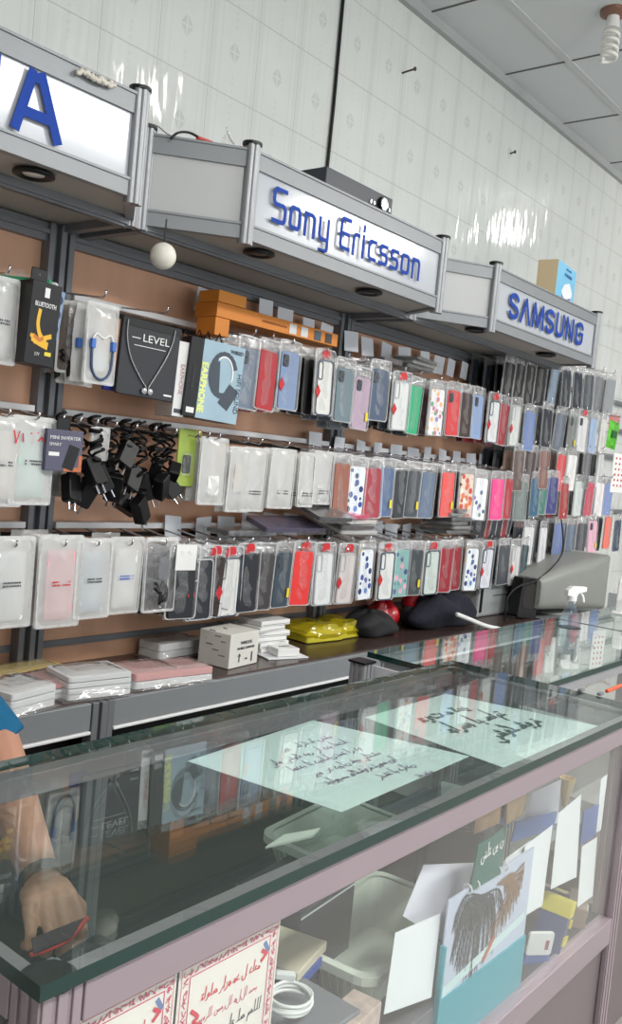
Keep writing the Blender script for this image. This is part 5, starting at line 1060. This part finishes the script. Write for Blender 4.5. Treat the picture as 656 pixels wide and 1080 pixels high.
for k in (2, 3, 6, 7):
    x = -hw+.012+k*(2*hw-.024)/11; MB().tube([(x, .0035+.008*math.cos(a), Hc-.002+.008*math.sin(a)) for a in [2*PI*j/12 for j in range(13)]], .0016, 5).build('spiral_ring', white, r, smooth=True)
# white basket(s)
basket = mat('basket_plastic', (214, 220, 208), .4)
def basket_obj(c, w, d, h, rot, label):
    c = (c[0]*K, c[1]*K, hz(c[2])); r = small(empty('plastic_basket', c, rot)); tag(r, label, 'basket', None); mb = MB()
    def ring(s, z, ins=0): return [Vector((x*s-0, y*s, z)) for x, y in rrect(w-ins, d-ins, .03)]
    mb.loft([ring(.78, .0), ring(.98, h), ring(.98, h, .006), ring(.78, .004, .006)], True); mb.build('tub', basket, r)
    a = rrect(w+.02, d+.02, .035); b = rrect(w*.98-.004, d*.98-.004, .03); n = len(a); mb = MB()
    for z in (h-.002, h+.004): mb.add([Vector((x, y, z)) for x, y in a]+[Vector((x, y, z)) for x, y in b], [(i, (i+1) % n, n+(i+1) % n, n+i) for i in range(n)])
    mb.loft([[Vector((x, y, h-.010)) for x, y in a], [Vector((x, y, h+.004)) for x, y in a]], False); mb.build('rim', basket, r, smooth=False)
    mb = MB()
    for k in range(9):
        t = (k+.5)/9-.5
        for s in (-1, 1):
            mb.bar((w*.74*t, s*d*.39, .006), (w*.92*t, s*d*.488, h-.006), .005, .004); 
            if abs(t) < .45: mb.bar((s*w*.39, d*.72*t, .006), (s*w*.488, d*.9*t, h-.006), .005, .004)
    mb.build('ribs', basket, r); return r
pB = aty(392, 985, .86); print('basket', pB)
basket_obj((1.318, .835, .612), .33, .165, .085, (.03, .0, .13), 'open ribbed white plastic basket beside the dark box')
basket_obj((1.44, 1.02, .70), .28, .16, .07, (.05, 0, .1), 'second white plastic basket lying behind the open one')
# dark box, trays, devices
p = aty(310, 958, .95); r = small(empty('dark_box', (p.x*K, .95*K, hz(.515)), (0, 0, .1))); tag(r, 'dark grey box with a white line on its lid left of the open basket', 'box')
hb = p.z+.05-.515; MB().box(-.09, .09, -.07, .07, 0, hb).build('box_body', mat('box_graphite', (62, 64, 74), .35), r, bevel=.002); MB().box(-.088, .088, -.071, -.0702, hb-.012, hb-.009).build('white_line', white, r); MB().box(-.085, .085, -.065, .065, hb, hb+.004).build('lid', mat('lid_dark', (44, 46, 54), .2), r, bevel=.001)
for (u, v, y, lab, w) in ((245, 998, .86, 'cream card tray with a blue edge right behind the prayer poster', .14), (306, 1003, .84, 'cream card tray with a blue edge under the dark box', .11)):
    p = aty(u, v, y); r = small(empty('card_tray', (p.x*K, y*K, hz(p.z-.02)), (.0, .0, .25))); tag(r, lab, 'tray'); MB().box(-w/2, w/2, -.04, .05, .008, .024).build('tray', mat('cream_card', (206, 196, 172), .5), r, bevel=.002); MB().box(-w/2+.02, w/2-.02, -.042, .04, -.008, .0075).build('blue_edge', mat('edge_blue', (60, 84, 160), .4), r, bevel=.001); MB().box(-w/2+.01, w/2-.01, -.035, .045, -p.z+.02+.514, -.009).build('stacked_cards', mat('lid_dark', (44, 46, 54)), r)
p = aty(112, 1050, .74); r = small(empty('tied_device', (p.x*K, .76*K, hz(.515)), (0, 0, .2))); tag(r, 'black gadget box tied with a clear ribbon bow behind the poster', 'box'); hb = p.z-.515
MB().box(-.07, .07, -.04, .06, 0, hb+.015).build('box_body', black, r, bevel=.004)
MB().tube([(-.072, -.043, hb-.01), (.0, -.045, hb-.016), (.072, -.043, hb-.01)], .0022, 6).build('ribbon', mat('ribbon_clear', (150, 160, 158), .3), r, smooth=True)
for s in (-1, 1): MB().tube(curve_pts([(0, -.047, hb-.014), (s*.014, -.05, hb+.006), (s*.022, -.05, hb-.008), (0, -.047, hb-.016), (s*.01, -.048, hb-.04)], 5), .002, 6).build('bow_loop', MC['ribbon_clear'], r, smooth=True)
# white cable coil and pen
p = aty(308, 1062, .74); r = small(empty('white_cable_coil', (p.x*K, .745*K, hz(p.z)+.003), (.1, .05, 0))); tag(r, 'coiled white charging cable with plug at the foot of the counter window', 'cable')
mb = MB(); mb.tube([((.034+.003*math.sin(a*1.3))*math.cos(a), (.028+.003*math.cos(a*.7))*math.sin(a), .0045*math.sin(a*.37)+.002*a/6) for a in [k*.3 for k in range(90)]], .0025, 7); mb.build('cable', white, r, smooth=True); MB().box(.0, .03, -.006, .006, .012, .022).build('plug', white, r, bevel=.002, rot=(0, 0, 2.4), loc=(0.03, .02, 0)); MB().box(.03, .042, -.004, .004, .014, .02).build('plug_tip', chrome, r, rot=(0, 0, 2.4), loc=(.03, .02, 0))
p = aty(345, 1038, .80); r = small(empty('white_pen', (p.x*K, .76*K, hz(.614)+.003), (0, 0, .35))); tag(r, 'slim white and blue pen lying above the coiled cable', 'pen'); MB().tube([(-.06, 0, 0), (.05, 0, 0)], .004, 10).build('barrel', white, r, auto=True); MB().tube([(-.075, 0, 0), (-.06, 0, 0)], .0035, 10).build('blue_tip', inkblue, r); MB().box(-.01, .03, -.002, .002, .004, .006).build('clip', chrome, r)
# pile of low boxes that fills the deck and carries the small things
def flatbox(u, v, y, w, d, m, lab, yaw=0, z0=.514, name='flat_box', top=None, cat='box'):
    p = aty(u, v, y); zt = top or p.z; r = small(empty(name, (p.x*K, y*K, hz(z0)), (0, 0, yaw))); tag(r, lab, cat); MB().box(-w/2, w/2, -d/2, d/2, 0, max(zt-z0, .01)).build('box_body', m, r, bevel=.002); MB().box(-w/2+.004, w/2-.004, -d/2-.0006, -d/2+.001, max(zt-z0, .01)*.5, max(zt-z0, .01)*.5+.002).build('lid_seam', ink, r); return r
flatbox(308, 1070, .745, .17, .12, mat('grey_carton', (120, 122, 128), .5), 'grey flat carton under the coiled white cable')
flatbox(350, 1042, .80, .62, .22, mat('grey_carton2', (104, 104, 110), .5), 'wide dark grey carton under the open white basket', top=.61)
flatbox(370, 1065, .70, .10, .05, mat('colour_carton', (190, 170, 160), .5, 0, .5, 60), 'small multicoloured carton at the foot of the front pane', .1)
flatbox(440, 900, 1.05, .3, .14, mat('grey_coil', (90, 94, 100), .4, .2), 'grey box carrying the second basket', .1, top=.698)
# stack of clear cases
for k in range(6):
    p = aty(482, 905-5*k, .93); q = small(empty('clear_case_sleeve', (p.x*K, .93*K, hz(.735+.009*k)), (.02*k, 0, .3+.05*k))); tag(q, 'clear sleeve with a white case in the fanned stack behind the green card', 'phone case', 'clear sleeves fanned behind the green card'); child('case', getmesh('fcase', lambda: MB().loft([[Vector((a, b, z)) for a, b in rrect(.13, .09, .01)] for z in (0, .004)]).mesh('case', wc)), q); child('bag', getmesh('fbag', lambda: MB().loft([[Vector((a, b, z)) for a, b in rrect(.16, .105, .01)] for z in (-.001, .006)]).mesh('bag', clearbag)), q)
flatbox(482, 930, .93, .15, .12, mat('grey_carton', (120, 122, 128)), 'grey carton carrying the fanned clear sleeves', .3, top=.733)
# brown patterned books and blue strips
for k, (cc, m, lab) in enumerate((([(500, 880), (502, 857), (530, 838), (527, 868)], mat('brown_marble', (176, 134, 96), .5, 0, .5, 60), 'brown patterned cover left of the blue strip'), ([(534, 870), (536, 836), (558, 822), (552, 858)], mat('brown_marble2', (186, 150, 112), .5, 0, .4, 50), 'brown patterned cover right of the blue strip'), ([(526, 868), (524, 842), (534, 838), (536, 872)], mat('strip_cobalt', (54, 88, 150), .4), 'cobalt strip between the two brown covers'), ([(540, 888), (545, 866), (588, 856), (584, 874)], mat('strip_cobalt2', (84, 116, 176), .4), 'pale cobalt band across the tall sheets'), ([(612, 892), (616, 856), (632, 848), (628, 884)], mat('frame_cobalt', (60, 92, 160), .4), 'cobalt frame right of the tall white sheets'))):
    o = sheet('cover' if k < 2 else 'cobalt_band', [aty(u, v, (.74+.015*k)*K) for u, v in cc], m, lab, 'book cover' if k < 2 else 'strip', .0025)
sheet('framed_card', [aty(u, v, .81*K) for u, v in ((616, 886), (619, 862), (629, 857), (626, 879))], paper, 'white card inside the cobalt frame', 'card', .002)
sheet('brown_card', [aty(u, v, .80*K) for u, v in ((628, 914), (630, 892), (648, 882), (645, 908))], mat('brown_dark_card', (110, 84, 74), .5), 'dark brown card near the right corner post', 'card', .003)
p = aty(597, 832, .88); r = small(empty('tan_cone', (p.x*K, .88*K, hz(p.z)))); tag(r, 'folded tan paper cone behind the tall sheets', 'paper'); MB().lathe([(.001, -.05), (.006, -.045), (.022, .03), (.020, .03), (.003, -.04)], n=10).build('cone', mat('tan_paper', (206, 180, 132), .7), r); MB().tube([(0, 0, -.05), (0, 0, -.3)], .002, 5).build('stick', mat('tan_paper', (206, 180, 132)), r)
# yellow and blue box, phone card, brown box
p = aty(585, 968, .715); r = small(empty('yellow_blue_box', (p.x*K, .715*K, hz(p.z)), (.1, .35, .25))); tag(r, 'blue carton with yellow flaps lying tilted among the papers', 'box')
MB().box(-.035, .035, -.03, .03, -.08, .04).build('carton', mat('deep_blue_card', (44, 70, 124), .4), r, bevel=.001); MB().box(-.037, .037, -.033, .033, .012, .045).build('yellow_flap', mat('flap_yellow', (226, 210, 70), .4), r, bevel=.001); MB().box(-.036, .036, -.0335, -.03, -.045, -.028).build('yellow_band', MC['flap_yellow'], r); MB().box(.018, .038, -.034, -.03, -.012, .006).build('yellow_spot', yellow, r)
sheet('yellow_film', [aty(u, v, .84*K) for u, v in ((582, 950), (596, 912), (616, 900), (606, 938))], mat('pale_yellow', (206, 196, 120), .4), 'pale yellow film above the blue and yellow carton', 'paper')
p = aty(571, 1010, .69); r = small(empty('blue_card_pack', (p.x*K, .70*K, hz(p.z)), (.05, .08, -.55))); tag(r, 'white and blue card pack with a small red mark at the foot of the pane', 'card')
puff(.062, .1, .006, .007).build('pack', mat('pack_blue', (60, 96, 160), .4), r); puff(.062, .05, .0075, .007, 0, .027).build('white_top', white, r); MB().box(.012, .02, -.0045, -.0038, .015, .035).build('mark', mat('mark_red', (150, 60, 80), .4), r)
p = aty(618, 968, .70); r = small(empty('brown_gadget_box', (p.x*K, .70*K, hz(p.z)), (0, .0, .35))); tag(r, 'light brown box with a dark oval gadget pictured, next to the right corner post', 'box'); MB().box(-.05, .05, 0, .04, -.05, .04).build('box_body', mat('box_mushroom', (160, 138, 124), .5), r, bevel=.001); puff(.014, .045, .004, .006, -.015, .0).build('gadget_print', black, r); puff(.03, .03, .006, .012, .022, .005).build('white_disc', white, r)
flatbox(612, 985, .80, .32, .12, mat('maroon_carton', (92, 74, 70), .5, 0, .3, 25), 'dark reddish carton behind the brown gadget box', 0, top=.60)
flatbox(640, 930, .95, .3, .2, mat('mid_carton', (150, 146, 144), .5, 0, .2, 10), 'pale grey carton at the right end inside the counter', 0)
# thin frosted film on the deck under the glass
sheet('frosted_film', [atz(u, v, 1.1480) for u, v in ((280, 893), (300, 880), (338, 873), (330, 881))], mat('film_pale', (206, 206, 196), .5), 'narrow pale film strip lying in the middle of the counter', 'paper', .002)
# ================================================================ things on and behind the second counter
p = atz(592, 660, ZG2); r = small(empty('spray_bottle', (p.x, p.y-.02, ZG2+.0005), (0, 0, -.5))); tag(r, 'clear spray bottle with a white trigger standing on the second counter', 'spray bottle')
MB().lathe([(.001, .001), (.034, .001), (.036, .008), (.036, .03), (.026, .06), (.014, .085), (.013, .1), (.001, .1)], n=24).build('bottle', clear('spray_plastic', (.88, .93, .96), .08, (170, 190, 215), rough=.05), r, smooth=True)
MB().lathe([(.001, .1), (.017, .1), (.017, .118), (.001, .118)], n=18).build('collar', white, r, auto=True); MB().loft([[Vector((x, y, z)) for x, z in ((-.03, .12), (-.03, .14), (-.01, .155), (.055, .155), (.055, .138), (.02, .13), (.014, .118), (-.012, .118))] for y in (-.012, .012)]).build('spray_head', white, r, bevel=.002); MB().tube(curve_pts([(.03, 0, .136), (.048, 0, .118), (.054, 0, .096)], 4), .005, 8).build('trigger', white, r, smooth=True)
MB().lathe([(.001, 0), (.045, 0), (.045, .0005)], n=24).build('base_disc', black, r)
# monitor seen from behind
mon = mat('monitor_grey', (128, 130, 126), .45, 0, .04); p = aty(598, 622, 1.62)
r = empty('crt_monitor', (3.66, 1.585, .948), (0, 0, .06)); tag(r, 'grey tube monitor seen from behind, standing past the end of the cases', 'monitor')
print('monitor', aty(545, 610, 1.6), aty(648, 592, 1.5), aty(645, 648, 1.5), aty(575, 655, 1.6))
def sec(x, w, z0, z1, rr_=.02): return [Vector((x, a, b)) for a, b in rrect(w, z1-z0, rr_, 0, (z0+z1)/2)]
MB().loft([sec(-.25, .14, .05, .19, .03), sec(-.235, .17, .04, .2, .04), sec(-.12, .24, .035, .24, .05), sec(.02, .34, .03, .275, .05), sec(.13, .38, .025, .29, .03), sec(.17, .38, .025, .295, .02)]).build('rear_shell', mon, r, smooth=False, auto=True)
MB().loft([sec(.17, .39, .02, .30, .015), sec(.205, .385, .022, .298, .015), sec(.206, .33, .05, .27, .01), sec(.195, .31, .06, .26, .01)]).build('front_bezel', mat('bezel_grey', (186, 188, 184), .4), r)
MB().loft([sec(.196, .32, .055, .265, .01), sec(.198, .3, .065, .255, .02)]).build('screen', black, r)
MB().lathe([(.001, 0), (.11, 0), (.1, .012), (.05, .022), (.05, .04), (.001, .04)], n=24).build('foot', mon, r, auto=True)
m = MB()
for k in range(14):
    for j in range(4): m.box(-.225+k*.012, -.218+k*.012, -.11-k*.0022, -.105-k*.0022, .06+.03*j, .082+.03*j)
m = MB()
for k in range(12): m.box(-.24, -.236, -.05+.0083*k, -.046+.0083*k, .08, .17)
m.build('vents', dark, r); r.scale = (1.18, .86, .86)
tag(MB().box(3.25, 4.7, 1.50, 1.83, .905, .946).build('rear_shelf', trimgrey), 'grey shelf carrying the tube monitor', 'shelf') if True else None
m = MB()
for x in (3.47, 4.6): m.box(x, x+.04, 1.55, 1.59, FLOOR, .904)
tag(m.build('shelf_stand', alud), 'pair of dark legs under the monitor shelf', 'stand')
pts = [aty(u, v, 1.52) for u, v in ((592, 548), (594, 575), (588, 592), (566, 612), (548, 618), (536, 630), (532, 655))]
tag(MB().tube(curve_pts(pts), .003, 7).build('monitor_cable', black, smooth=True), 'black cable looping down behind the tube monitor', 'cable')
p = aty(546, 640, 1.55); r = empty('black_speaker', (3.33, 1.56, .948), (0, .1, -.2)); tag(r, 'tilted black panel leaning against the back of the tube monitor', 'speaker'); puff(.12, .16, .05, .01, 0, .082).build('cabinet', black, r); puff(.09, .10, .052, .03, 0, .09).build('grille', dark, r)
p = aty(520, 635, 1.6); r = empty('grey_case_tower', (aty(520, 635, 1.66).x, 1.70, .948), (0, 0, 0)); tag(r, 'pale grey machine side between the navy jacket and the monitor', 'machine'); MB().box(-.16, .16, -.06, .08, 0, .14).build('housing', mat('housing_grey', (150, 154, 154), .35), r, bevel=.01); MB().box(-.15, -.13, -.0615, -.06, .02, .12).build('side_strip', black, r); MB().box(-.05, .12, -.062, -.0605, .08, .083).build('seam', ink, r)
m = MB(); pts = [aty(u, v, 1.50)+Vector((0, 0, .0)) for u, v in ((482, 648), (497, 654), (512, 660), (530, 664))]; m.tube(curve_pts(pts), .008, 10); tag(m.build('white_roll', white, smooth=True), 'rolled white sheet lying behind the second counter by the navy jacket', 'roll')
# white stand with black knobs at the right edge
p = atz(647, 646, ZG2); r = small(empty('tape_stand', (p.x, p.y-.02, ZG2+.0005), (0, 0, .2))); tag(r, 'white gadget with black round knobs at the right edge of the second counter', 'gadget')
MB().box(-.05, .05, -.03, .03, 0, .012).build('foot', white, r, bevel=.003); MB().loft([[Vector((x, y, z)) for x, z in ((-.03, .01), (-.036, .06), (-.01, .14), (.03, .16), (.045, .1), (.03, .01))] for y in (-.02, .02)]).build('body', white, r, bevel=.006)
for (x, z) in ((-.03, .075), (.0, .03), (.01, .095)): MB().lathe([(.001, 0), (.014, 0), (.012, .01), (.001, .012)], n=18).build('knob', black, r, loc=(x, -.02, z), rot=(PI/2, 0, 0), auto=True)
# orange thing on the floor side of the second counter
pts = [aty(u, v, .955*K) for u, v in ((640, 729), (648, 726), (656, 723), (664, 727))]
tag(MB().tube(curve_pts(pts), .004, 8).build('orange_hook', mat('orange_plastic', (214, 84, 40), .4), smooth=True), 'orange-red strip on the front of the second counter at the right edge', 'strip')
# small glass clips on the far end of the first top
for u, v, l in ((614, 729, 'small chrome clip on the right rim of the foreground glass, left of two'), (634, 733, 'small chrome clip on the right rim of the foreground glass, right of two')):
    p = atz(u, v, ZG); tag(MB().box(p.x-.012, p.x+.004, p.y-.004, p.y+.004, ZG+.0002, ZG+.005).build('glass_clip', alud, bevel=.002), l, 'clip')
# ================================================================ person reaching into the counter
skin = mat('skin', (190, 140, 116), .5, 0, .06, 30); shirt = mat('shirt_blue', (0, 92, 132), .85, 0, .12, 60, bump=.3)
def remesh(o, vs, sub=True):
    md = o.modifiers.new('r', 'REMESH'); md.mode = 'VOXEL'; md.voxel_size = vs; md.use_smooth_shade = True
    m2 = o.modifiers.new('s', 'SMOOTH'); m2.iterations = 2; m2.factor = .5
def limb(mb, pts, n=14):
    P = [Vector(p[:3]) for p in pts]; R = [p[3] for p in pts]; mb.tube(P, R, n)
    for p, r_ in zip(P, R): mb.lathe([(max(.0001, r_*math.sin(a)), r_*math.cos(a)) for a in [PI*k/8 for k in range(9)]], p, n)
def ell(mb, c, a, b, d, n=16):
    c = Vector(c); mb.loft([[c+Vector((a*math.sin(t)*math.cos(2*PI*k/n), b*math.sin(t)*math.sin(2*PI*k/n), d*math.cos(t))) for k in range(n)] for t in [.02+(PI-.04)*j/10 for j in range(11)]])
per = empty('person', (.40, 1.33, 0)); tag(per, 'person in a blue short-sleeved shirt holding out one bare forearm behind the counter glass', 'person')
po = Vector(per.location)
SH, EL, WR = Vector((.565, 1.34, 1.33)), Vector((.832, 1.30, .988)), Vector((.714, .970, .902))
mb = MB()
limb(mb, [(.40, 1.33, .95, .13), (.40, 1.33, 1.10, .125), (.39, 1.32, 1.28, .135), (.385, 1.31, 1.36, .10), (.38, 1.29, 1.44, .055), (.375, 1.28, 1.50, .055)])
limb(mb, [(.39, 1.32, 1.35, .08), (SH.x-.02, SH.y, SH.z, .058), (EL.x-.0, EL.y, EL.z, .043)])
limb(mb, [(EL.x, EL.y, EL.z, .042), (.780, 1.16, .952, .038), (WR.x, WR.y, WR.z, .024)])
# other arm, resting at the side
limb(mb, [(.38, 1.32, 1.35, .08), (.19, 1.33, 1.33, .058), (.13, 1.36, 1.04, .043), (.16, 1.27, .80, .028)])
limb(mb, [(.16, 1.27, .80, .028), (.165, 1.25, .74, .034)])
for k in range(4): limb(mb, [(.14+.016*k, 1.25, .72, .010), (.14+.016*k, 1.235, .675, .009), (.14+.016*k, 1.25, .645+.004*abs(k-1.5), .008)])
limb(mb, [(.18, 1.235, .76, .011), (.20, 1.215, .725, .010)])
# hand, bent knuckles round the red-edged pouch
HD = (Vector((.700, .915, .876))-WR).normalized(); side = HD.cross(Vector((0, 0, 1))).normalized(); upv = side.cross(HD)
kn = []
PC = WR+HD*.045
for k in range(4):
    s = (k-1.5)*.0205; a = WR+HD*.012+side*s*.6; b = WR+HD*(.046-.004*abs(k-1))+side*s*.95; kn.append(b)
    limb(mb, [(*a, .0165), (*(a.lerp(b, .6)+upv*.004), .0125), (*b, .0098)])
    L = (.036, .04, .038, .03)[k]; c = b+HD*L*.85-upv*L*.22+side*s*.12; d = c+HD*L*.15-upv*L*.55; e = d-HD*L*.35-upv*L*.4
    limb(mb, [(*b, .0095), (*c, .0078), (*d, .0074), (*e, .0068)], 10)
th = WR+HD*.02-side*.026; limb(mb, [(*(WR+HD*.01-side*.012), .018), (*(th+HD*.02-side*.012-upv*.01), .0125), (*(th+HD*.05-side*.008-upv*.03), .0105), (*(th+HD*.062+side*.01-upv*.042), .009)], 10)
# head with face
hc = Vector((.375, 1.25, 1.62)); ell(mb, hc, .076, .092, .115); ell(mb, hc+Vector((0, -.02, -.06)), .055, .06, .06); ell(mb, hc+Vector((0, -.098, -.008)), .012, .018, .022)
for s in (-1, 1): ell(mb, hc+Vector((s*.078, .01, -.01)), .010, .018, .03)
limb(mb, [(.375, 1.28, 1.46, .05), (.375, 1.26, 1.54, .05)])
# legs
for s in (-.09, .09): limb(mb, [(.40+s, 1.33, .93, .09), (.40+s, 1.31, .57, .058), (.40+s, 1.34, .23, .04), (.40+s, 1.30, .192, .04), (.40+s, 1.22, .182, .03)])
mb.v = [v-po for v in mb.v]; o = mb.build('body', skin, per); remesh(o, .0031)
mb = MB()
limb(mb, [(.40, 1.33, .92, .138), (.40, 1.33, 1.10, .137), (.39, 1.32, 1.27, .143), (.385, 1.31, 1.36, .105)]); limb(mb, [(.39, 1.32, 1.34, .09), (SH.x-.02, SH.y, SH.z, .070), (.72, 1.315, 1.125, .056)]); limb(mb, [(.38, 1.32, 1.35, .09), (.19, 1.33, 1.33, .07), (.15, 1.35, 1.14, .06)])
mb.tube([(.67, 1.32, 1.19), (.765, 1.31, 1.07), (.825, 1.30, 1.00), (.836, 1.285, .978)], [.056, .053, .050, .051], 16)
mb.v = [v-po for v in mb.v]; o = mb.build('shirt', shirt, per); remesh(o, .007)
mb = MB(); limb(mb, [(.40, 1.33, .96, .142), (.40, 1.33, .88, .14)])
for s in (-.085, .085): limb(mb, [(.40+s, 1.33, .88, .10), (.40+s, 1.31, .57, .072), (.40+s, 1.34, .24, .06)])
mb.v = [v-po for v in mb.v]; o = mb.build('trousers', mat('trouser_grey', (50, 54, 62), .85), per); remesh(o, .01)
mb = MB(); ell(mb, hc+Vector((0, .022, .028)), .082, .088, .105); mb.v = [v-po for v in mb.v]; mb.build('hair', mat('hair_dark', (26, 22, 20), .6), per, smooth=True)
for s in (-1, 1):
    mb = MB(); ell(mb, hc+Vector((s*.03, -.080, .008))-po, .013, .01, .008); mb.build('eye', mat('eye_white', (225, 222, 216), .3), per, smooth=True)
    mb = MB(); ell(mb, hc+Vector((s*.03, -.0885, .008))-po, .005, .004, .005); mb.build('iris', black, per, smooth=True)
mb = MB(); ell(mb, hc+Vector((0, -.078, -.055))-po, .022, .008, .006); mb.build('lips', mat('lip', (165, 95, 88), .5), per, smooth=True)
mb = MB(); w0 = WR-HD*.012-po
for rr_, t_ in ((.0285, 0), ): mb.tube([w0-HD*.007, w0+HD*.007], rr_, 20)
mb.build('wrist_band', mat('band_dark', (52, 46, 44), .6), per, auto=True)
# red-edged pouch in the hand
p = aty(62, 985, .87)
r = empty('dark_pouch', p); tag(r, 'dark flat pouch with a bright red edge held under the hand behind the counter glass', 'pouch'); c0 = Vector(r.location)
q = [aty(u, v, y)-c0 for u, v, y in ((32, 990, .865), (93, 966, .865), (74, 990, .855), (35, 1007, .855))]
MB().slab([q[0], q[1], q[2], q[3]], -.003).build('pouch_body', mat('pouch_maroon', (70, 50, 58), .6), r, bevel=.003)
q = [aty(u, v, .858)-c0 for u, v in ((32, 1007), (52, 1001), (74, 989), (93, 967))]; MB().tube(curve_pts(q), .003, 8).build('red_edge', mat('edge_red', (214, 60, 54), .5), r, smooth=True)
# ---------------------------------------------------------------- render settings
S.view_settings.view_transform = 'Standard'; S.view_settings.look = 'None'; S.view_settings.exposure = 0; S.view_settings.gamma = 1; S.view_settings.use_curve_mapping = False
S.cycles.transparent_max_bounces = 40; S.cycles.max_bounces = 8; S.cycles.use_denoising = True
S.cycles.sample_clamp_indirect = 4
